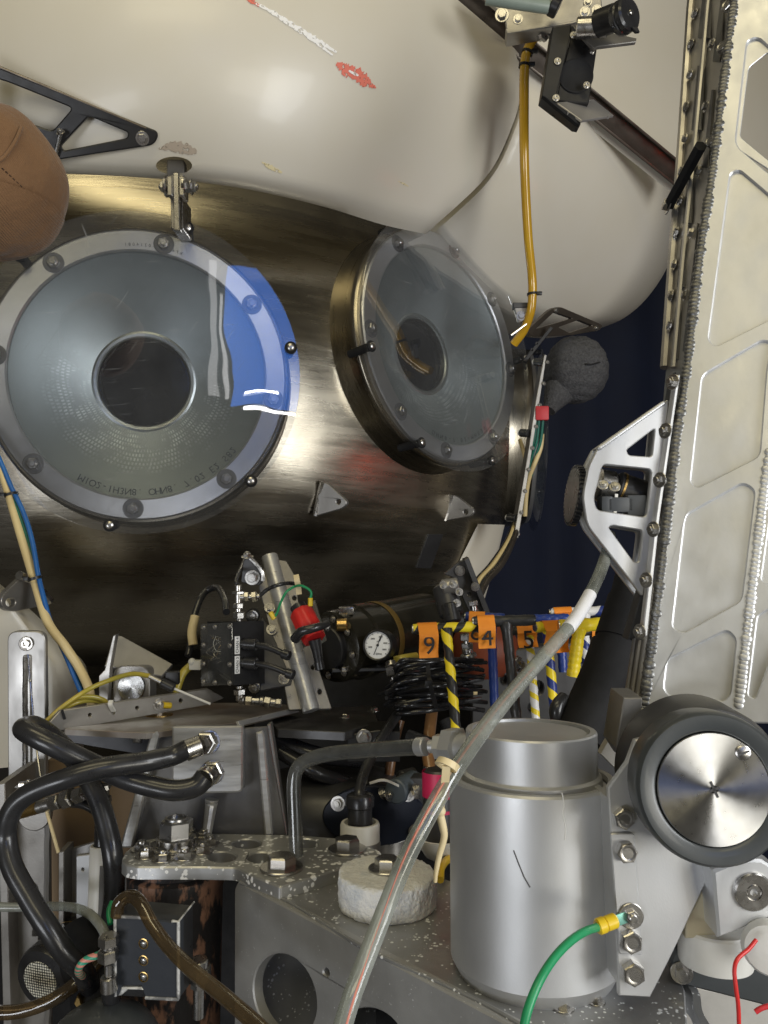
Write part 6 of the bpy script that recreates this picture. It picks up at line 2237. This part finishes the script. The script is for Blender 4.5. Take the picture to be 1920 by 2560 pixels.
part(MB().tube([oncan(1284, 2126, 0), oncan(1297, 2160, 0), oncan(1310, 2192, 0), oncan(1325, 2218, 0)], .0006, 6), 'scratch', m_dark, t)
part(MB().tube(smooth([oncan(x, y, 0) for x, y in ((1405, 1982), (1410, 2010), (1407, 2035), (1414, 2070), (1412, 2100))], 4), .0005, 6), 'chalk_run', m_label, t)

# hose elbow and its fitting into the canister
hose('hose', [(741, 2140, .88), (738, 2060, .885), (735, 1960, .89), (745, 1920, .89), (775, 1898, .885), (830, 1884, .87), (920, 1875, .83), (1000, 1870, .79), (1062, 1866, .76)], .0082, m_smoke, 'smoky grey elbow hose from the speckled plate to the canister', 'hose', n=12, seg=18)
t = thing('hose_fitting', 'silver clamp and hex fitting joining the elbow hose to the canister', 'fitting', P(1100, 1890, .75))
fitting([(1044, 1867, .765), (1066, 1866, .757)], [-.0092], 'clamp', m_alu, t)
fitting([(1072, 1866, .755), (1088, 1866, .752), (1110, 1866, .748), (1118, 1866, .745), (1150, 1868, .735), (1180, 1870, .725)], [-.0065, .0125, -.007, .0190, -.013], 'hex', m_alu, t)

# ================================================================== bracket plate right of the canister
dP = .575
BP = plane3((1521, 1970, .606), (1781, 2171, .600), (1547, 2490, .588))
t = thing('bracket_plate', 'grey triangular bracket plate with a column of bolts beside the canister', 'bracket', hit(1580, 2490, BP))
part(MB().plate([(1521, 1970), (1568, 1905), (1588, 1850), (1700, 1820), (1860, 1950), (1850, 2080), (1782, 2172), (1672, 2404), (1626, 2494), (1548, 2490), (1536, 2250)], BP, .006, (), .001), 'plate', m_alu, t)
part(MB().plate(rounded([(1526, 2084), (1586, 2083), (1596, 2230), (1606, 2388), (1548, 2386)], 7), (BP[0] + BP[1] * .0035, BP[1]), .0032, (), .0008), 'strip', m_alu, t)
for (px, py, s_) in ((1556, 2043, .0082), (1563, 2127, .0082), (1574, 2349, .0085), (1579, 2428, .0088)):
    o_ = .0036 if 2090 < py < 2380 else .0001
    bolt('hexdish', hit(px, py, (BP[0] + BP[1] * o_, BP[1])), BP[1], s_, t)
bolt('flangednut', hit(1578, 2290, (BP[0] + BP[1] * .0042, BP[1])), BP[1], .0052, t)
pe = [hit(1526, 2000, BP), hit(1550, 2470, BP)]
part(MB().slab([p - BP[1] * .005 for p in (pe[0], pe[1])] + [pe[1] - BP[1] * .075, pe[0] - BP[1] * .075], [], V((-1, -.3, 0)), .006), 'return_flange', m_alu, t)

# green earth wire
t = thing('earth_wire', 'green earth wire with yellow crimp bolted to the bracket strip', 'wire', P(1330, 2540, .5))
gw = [(1500, 2316, .570), (1460, 2330, .55), (1420, 2358, .535), (1380, 2402, .52), (1345, 2460, .505), (1318, 2530, .495), (1305, 2600, .49)]
part(MB().tube(smooth([P(*p) for p in gw], 8), .0030, 14), 'wire', m_green, t, 60)
a_, b_ = P(1492, 2318, .568), P(1541, 2300, .572)
part(MB().cyl(a_, a_.lerp(b_, .45), .0058, seg=16, ch=.0012).cyl(a_.lerp(b_, .40), b_, .0054, seg=16, ch=.0012), 'crimp', m_crimp, t)
part(MB().box(hit(1553, 2297, (BP[0] + BP[1] * .0052, BP[1])), ((b_ - a_).normalized(), BP[1].cross((b_ - a_).normalized()), BP[1]), (.006, .0042, .0008), .0003), 'lug', mk('tinned_green_lug', (.20, .45, .38), .6, .4), t)

# ================================================================== pulley wheel
wn = V((-.08, -1, .05)).normalized()
wc = P(1784, 1973, .555)
x, y, z = frame(wn)
WM = MAT4(wc, x, y, z)
t = thing('roller_wheel', 'black rimmed wheel with bright turned steel hub disc', 'wheel', None, None, WM)
k_ = .555 / F
part(MB().lathe((0, 0, 0), Z, [(.030, -.034), (189 * k_ - .006, -.034), (189 * k_, -.028), (190 * k_, -.006), (187 * k_, -.001), (180 * k_, .0012), (150 * k_, .0010), (141 * k_, -.0008), (139 * k_, -.004)], 96, cap1=False), 'rim', m_grey, t, 40, local=True)
m_sun = mk('turned_steel_hub', (.60, .595, .575), 1, .30, (.54, .535, .52), 50, aniso=.96, radial=True, rvar=.04)
part(MB().lathe((0, 0, 0), Z, [(139 * k_, -.005), (138 * k_, .0005), (136 * k_, .0012), (10 * k_, .0012), (7 * k_, .0004), (5 * k_, -.002)], 96, cap0=False), 'hub_disc', m_sun, t, 30, local=True)
for a_ in (0, PI / 2):
    d_ = V((math.cos(a_ + .4), math.sin(a_ + .4), 0))
    part(MB().box(V((0, 0, .0012)), (d_, Z.cross(d_), Z), (.006 if a_ else .004, .0009, .0003)), 'centre_mark', m_dark, t, local=True)
p_ = hit(1858, 1882, (wc + wn * .0014, wn))
scw = part(MB().lathe(WM.inverted() @ p_, Z, [(.0055, -.001), (.0055, .0004), (.0045, .001), (.001, .0012)], 24), 'slotted_screw', m_steel, t, local=True)
d_ = V((.94, .34, 0))
part(MB().box(WM.inverted() @ p_ + Z * .0013, (d_, Z.cross(d_), Z), (.0044, .0007, .0002)), 'slot', m_dark, scw, local=True)
# hub carrier behind the wheel
t = thing('wheel_carrier', 'dark round carrier behind the black rimmed wheel', 'carrier', P(1740, 1950, .66))
part(MB().lathe(P(1752, 1945, .66), -FW, [(190 * .66 / F, -.03), (190 * .66 / F, .012), (184 * .66 / F, .016), (.03, .016)], 64), 'drum', m_dark, t)
part(MB().plate([(1560, 1745), (1606, 1745), (1600, 1880), (1567, 1912), (1540, 1870)], flat(.70), .04, (), .001), 'cheek', m_greyp, t)
part(MB().plate([(1500, 1885), (1552, 1795), (1560, 1885), (1545, 1930)], flat(.80), .01, (), .001), 'web', mk('pale_web', (.50, .48, .44), .3, .5), t)

# ================================================================== lower right clutter
pr = plane3((1785, 2180, .58), (1920, 2150, .58), (1795, 2345, .58))
t = thing('clamp_block', 'worn aluminium clamp block with a round bored fitting', 'block', hit(1850, 2340, pr))
part(MB().plate([(1782, 2178), (1850, 2150), (1905, 2150), (1960, 2185), (1960, 2285), (1880, 2312), (1838, 2332), (1796, 2346)], pr, .03, (), .002), 'block', m_aluarm, t)
c_ = hit(1882, 2228, (pr[0] + pr[1] * .0003, pr[1]))
part(MB().lathe(c_, pr[1], [(.0146, -.002), (.0146, .0015), (.0135, .0025), (.0062, .0025), (.0062, .0005), (.0050, .0005), (.0050, .002), (.0028, .002), (.0024, -.004)], 40), 'bored_fitting', m_steel, t)
single(MB().plate([(1785, 2172), (1790, 2185), (1793, 2346), (1715, 2347), (1714, 2290), (1735, 2270)], flat(.605), .012, (), .001), 'spacer_plate', mk('cream_anodised', (.62, .56, .40), .5, .4, (.55, .49, .34), 20), 'cream coloured spacer plate beside the clamp block', 'plate')
cq = P(1788, 2372, .62)
single(MB().lathe(cq - Z * .010, Z, [(.028, 0), (.0285, .002), (.0285, .026), (.027, .028)], 48), 'collar', m_whitep, 'white round collar under the clamp block', 'collar')
single(MB().plate([(1690, 2372), (1880, 2392), (1990, 2425), (1990, 2545), (1900, 2512), (1700, 2462), (1676, 2400)], flat(.64), .03, (), .002), 'crossbar', m_grey, 'dark grey crossbar below the white collar', 'bar')
bolt('hex', P(1704, 2432, .638), V((-.3, -1, 0)), .006, bpy.data.objects['crossbar'])
hose('cord', [(1890, 2350, .56), (1872, 2372, .555), (1845, 2396, .55), (1836, 2425, .548), (1840, 2470, .546), (1846, 2520, .545), (1848, 2600, .545)], .0015, m_red, 'thin red cord hanging over the dark crossbar', 'cord')
hose('cord', [(1888, 2530, .55), (1905, 2520, .55), (1940, 2510, .55)], .0018, m_redtape, 'short red cord end below the dark crossbar', 'cord')
single(MB().lathe(P(1925, 2370, .57), V((-.5, -1, .1)), [(.010, -.01), (.0185, -.008), (.020, .0), (.017, .006), (.004, .008)], 32), 'knob', m_whitep, 'white round knob beside the dark crossbar', 'knob')
single(MB().plate([(1740, 2470), (1990, 2520), (1990, 2760), (1700, 2760), (1700, 2560)], flat(.80), .02, (), .001), 'panel', mk('pale_panel', (.46, .44, .40), 0, .6), 'pale panel behind the end of the box beam', 'panel')

# ================================================================== clear hose with red stripe
ch_pts = [(1524, 1335, .83), (1516, 1385, .81), (1490, 1455, .78), (1440, 1545, .74), (1360, 1640, .69), (1270, 1745, .635), (1190, 1850, .585), (1120, 1955, .555), (1060, 2060, .54), (1010, 2160, .53), (965, 2270, .52), (920, 2385, .505), (880, 2490, .49), (850, 2590, .48), (835, 2650, .475)]
hose('clear_hose', ch_pts, .0062, m_clearhose, 'long clear hose with red stripe crossing in front of the canister', 'hose', n=14, seg=20)
cpts = smooth([P(*p) for p in ch_pts], 14)
red = []
for i, p in enumerate(cpts):
    if i < 60 or i % 1:
        continue
    vd = (CAM - p).normalized()
    tg = (cpts[min(i + 1, len(cpts) - 1)] - cpts[i - 1]).normalized()
    s_ = vd.cross(tg).normalized()
    w_ = .0020 * math.sin(i * .035 + 1.2)
    red.append(p + vd * .0052 + s_ * w_)
m_stripe = mk('pale_red_stripe', (.62, .22, .16), 0, .5)
o_ = bpy.data.objects['clear_hose']
part(MB().tube(red, .0011, 6), 'red_stripe', m_stripe, o_, 60)
part(MB().tube([cpts[i] for i in range(33, 47)], .0066, 20), 'white_sleeve', m_wtape, o_, 60)
# cream rubber band tied round the hose
t = thing('rubber_band', 'cream rubber band knotted round the clear hose and hanging down', 'band', P(1088, 2190, .56))
c_ = P(1118, 1912, .552)
tg = (P(1060, 2060, .54) - P(1190, 1850, .585)).normalized()
x, y, z = frame(tg)
part(MB().strip([c_ + x * (.0075 * math.cos(a_)) + y * (.0075 * math.sin(a_)) + tg * (.002 * math.sin(a_)) for a_ in [2 * PI * i / 24 for i in range(25)]], tg, .005, .0016), 'loop', m_cream, t, 60)
part(MB().strip(smooth([P(1116, 1915, .545), P(1112, 1960, .55), P(1104, 2000, .555), P(1098, 2030, .556)], 6), lambda i: RT, .0058, .0016).ball(P(1100, 2028, .556), .0042, 12, 8), 'tail', m_cream, t, 60)
part(MB().tube(smooth([P(1098, 2030, .556), P(1108, 2070, .556), P(1110, 2095, .556), P(1098, 2140, .556), P(1090, 2180, .556), P(1088, 2205, .556)], 6), .002, 8, rfn=lambda s: .0034 - .002 * s), 'strand', m_cream, t, 60)

# ================================================================== black looping hoses on the left
BH = 'fat black hydraulic hoses'
hose('hydraulic_hose', [(470, 1872, .925), (430, 1890, .92), (360, 1905, .90), (260, 1920, .88), (170, 1945, .87), (90, 1975, .87), (45, 2005, .87), (22, 2045, .87), (16, 2095, .87), (30, 2165, .86), (70, 2240, .85), (120, 2320, .84), (165, 2385, .84), (205, 2425, .85), (225, 2470, .88)], .0118, m_rubber, 'fat black hose sweeping from the upper manifold port down the column', 'hose', BH, 12, 22)
hose('hydraulic_hose', [(512, 1942, .915), (490, 1966, .91), (440, 1976, .905), (380, 1966, .905), (310, 1945, .905), (230, 1910, .90), (150, 1872, .89), (98, 1846, .89), (62, 1826, .90), (62, 1818, .92), (85, 1815, .945), (125, 1838, .965), (175, 1885, .965), (218, 1945, .955), (248, 2005, .945), (268, 2070, .935), (282, 2140, .925), (286, 2220, .925), (278, 2300, .93), (270, 2360, .94)], .0122, m_rubber, 'fat black hose from the lower manifold port looping back and down', 'hose', BH, 12, 22)
hose('hydraulic_hose', [(180, 2008, .99), (210, 2012, .985), (240, 2030, .98), (262, 2060, .97)], .0055, m_rubber, 'thin black hose branching from the chrome connector', 'hose')
t = thing('hose_end', 'silver crimped hose end in the upper manifold port', 'fitting', P(500, 1862, .94))
fitting([(462, 1878, .925), (500, 1864, .935), (510, 1860, .94), (520, 1855, .955), (528, 1851, .965)], [-.0128, .0115, .0142, -.009], 'body', m_steel, t)
t = thing('hose_end', 'silver crimped hose end in the lower manifold port', 'fitting', P(520, 1940, .93))
fitting([(508, 1950, .915), (518, 1940, .925), (526, 1934, .935), (534, 1929, .95), (540, 1925, .96)], [-.0128, .0115, .0142, -.009], 'body', m_brass if False else m_steel, t)
t = thing('line_connector', 'chrome line connector with brass pipe under the black hoses', 'fitting', P(150, 2005, 1.0))
fitting([(-20, 2052, 1.02), (50, 2030, 1.01), (112, 2012, 1.0)], [-.009, -.009], 'brass_pipe', m_brass, t)
fitting([(95, 2018, .998), (130, 2008, .995), (152, 2002, .99), (160, 2000, .99), (182, 1992, .985), (190, 1990, .985), (212, 1984, .98)], [-.0085, .0105, -.007, .0125, -.008, .0105], 'connector', m_steel, t)
fitting([(256, 1962, .985), (258, 1975, .985), (260, 1992, .985), (262, 2008, .985)], [.0105, -.007, .009], 'riser', m_steel, t)
t = thing('clamp_ring', 'steel clamp lug under the brass pipe', 'clamp', P(90, 2060, 1.02))
part(MB().lathe(P(92, 2030, 1.03), -FW, [(.022, 0), (.022, .008), (.0205, .0095), (.012, .0095)], 32), 'ring', m_greyp, t)

# slim aluminium channel and white roll on the left
t = thing('channel_guide', 'grey folded aluminium channel standing between the column and post', 'channel', P(200, 2330, .99))
part(MB().plate([(146, 2130), (160, 2128), (160, 2310), (146, 2330)], flat(.985), .03, (), .001), 'flange', m_greyp, t)
part(MB().plate([(158, 2128), (240, 2104), (240, 2330), (158, 2330)], flat(1.01), .004, (), .001), 'web', m_steeld, t)
part(MB().plate(rounded([(190, 2140), (238, 2134), (222, 2330), (206, 2336), (190, 2320)], 4), flat(.985), .006, [ell(207, 2174, 3, 4, 8), ell(208, 2322, 3, 4, 8)], .001), 'strip', m_alu, t)
rc = P(248, 2370, .965)
t = thing('white_roll', 'white plastic roll standing in a metal strap beside the post', 'roll', rc)
hR = .125
part(MB().lathe(rc, Z, [(.0155, 0), (.0155, hR - .002), (.0145, hR), (.0115, hR), (.0112, hR - .004)], 32), 'roll', m_whitep, t)
part(MB().lathe(rc + Z * (hR - .006), Z, [(.0105, 0), (.0105, .04), (.008, .044)], 24), 'cap', m_rubber, t)
xa = [rc + Z * .062 + V((math.cos(a_), math.sin(a_), 0)) * .0164 for a_ in [R(-80 + 12 * i) for i in range(8)]]
part(MB().strip(xa, Z, .085, .001), 'strap', m_steeld, t)

# small camera with mesh lens
cn = V((-.30, -.93, -.16)).normalized()
co = P(100, 2452, .92)
x, y, z = frame(cn)
t = thing('mesh_lens_camera', 'black round camera with a bright mesh lens on the column', 'camera', co)
part(MB().lathe(co - cn * .09, cn, [(.030, 0), (.034, .01), (.036, .05), (.036, .055), (.038, .056), (.038, .082), (.035, .088), (.024, .090), (.0225, .086)], 48), 'barrel', m_rubber, t)
m_mesh = None


def mesh_material():
    m, tt, b, N, L = nt('perforated_mesh')
    b.inputs['Metallic'].default_value = 0
    b.inputs['Roughness'].default_value = .35
    tc = N.new('ShaderNodeTexCoord')
    vo = N.new('ShaderNodeTexVoronoi')
    vo.inputs['Scale'].default_value = 300
    vo.inputs['Randomness'].default_value = .1
    L.new(tc.outputs['Object'], vo.inputs['Vector'])
    lt = N.new('ShaderNodeMath')
    lt.operation = 'LESS_THAN'
    lt.inputs[1].default_value = .42
    L.new(vo.outputs['Distance'], lt.inputs[0])
    mx = N.new('ShaderNodeMix')
    mx.data_type = 'RGBA'
    mx.inputs[6].default_value = (.03, .03, .025, 1)
    mx.inputs[7].default_value = (.9, .88, .76, 1)
    L.new(lt.outputs[0], mx.inputs[0])
    L.new(mx.outputs[2], b.inputs['Base Color'])
    return m


fpart(MB().lathe((0, 0, 0), Z, [(.0236, -.001), (.0232, .0006), (.001, .0012)], 40), 'mesh_lens', mesh_material(), t, MAT4(co, x, y, z))
part(MB().lathe(co - cn * .062, cn, [(.037, 0), (.0372, .0005), (.0372, .002), (.037, .0025)], 48, cap0=False, cap1=False), 'yellow_ring', m_brass, t)
bolt('hex', P(105, 2318, .98), V((-1, -.3, .1)), .011, t)
part(MB().cyl(P(105, 2318, .98), P(150, 2308, 1.0), .005, seg=12), 'stud', m_steel, t)
# dark dome and sleeve at the lower edge
single(MB().ball(P(255, 2650, .80), .062, 40, 24, (1, 1, .9)), 'dome', m_grey, 'dark blue grey dome at the foot of the black block', 'dome')
t = thing('elbow_sleeve', 'black elbow sleeve between the mesh lens camera and black block', 'sleeve', P(240, 2520, .88))
part(MB().tube(smooth([P(180, 2330, .95), P(215, 2400, .93), P(240, 2470, .90), P(250, 2540, .88)], 6), .030, 20), 'sleeve', m_matt, t)
part(MB().tube(smooth([P(272, 2470, .80), P(278, 2500, .81), P(300, 2510, .84), P(320, 2490, .88)], 6), .008, 12), 'tube', m_rubber, t)
part(MB().plate([(192, 2490), (200, 2498), (208, 2528), (200, 2534), (184, 2510)], flat(.86), .01), 'brass_tab', m_brass, t)
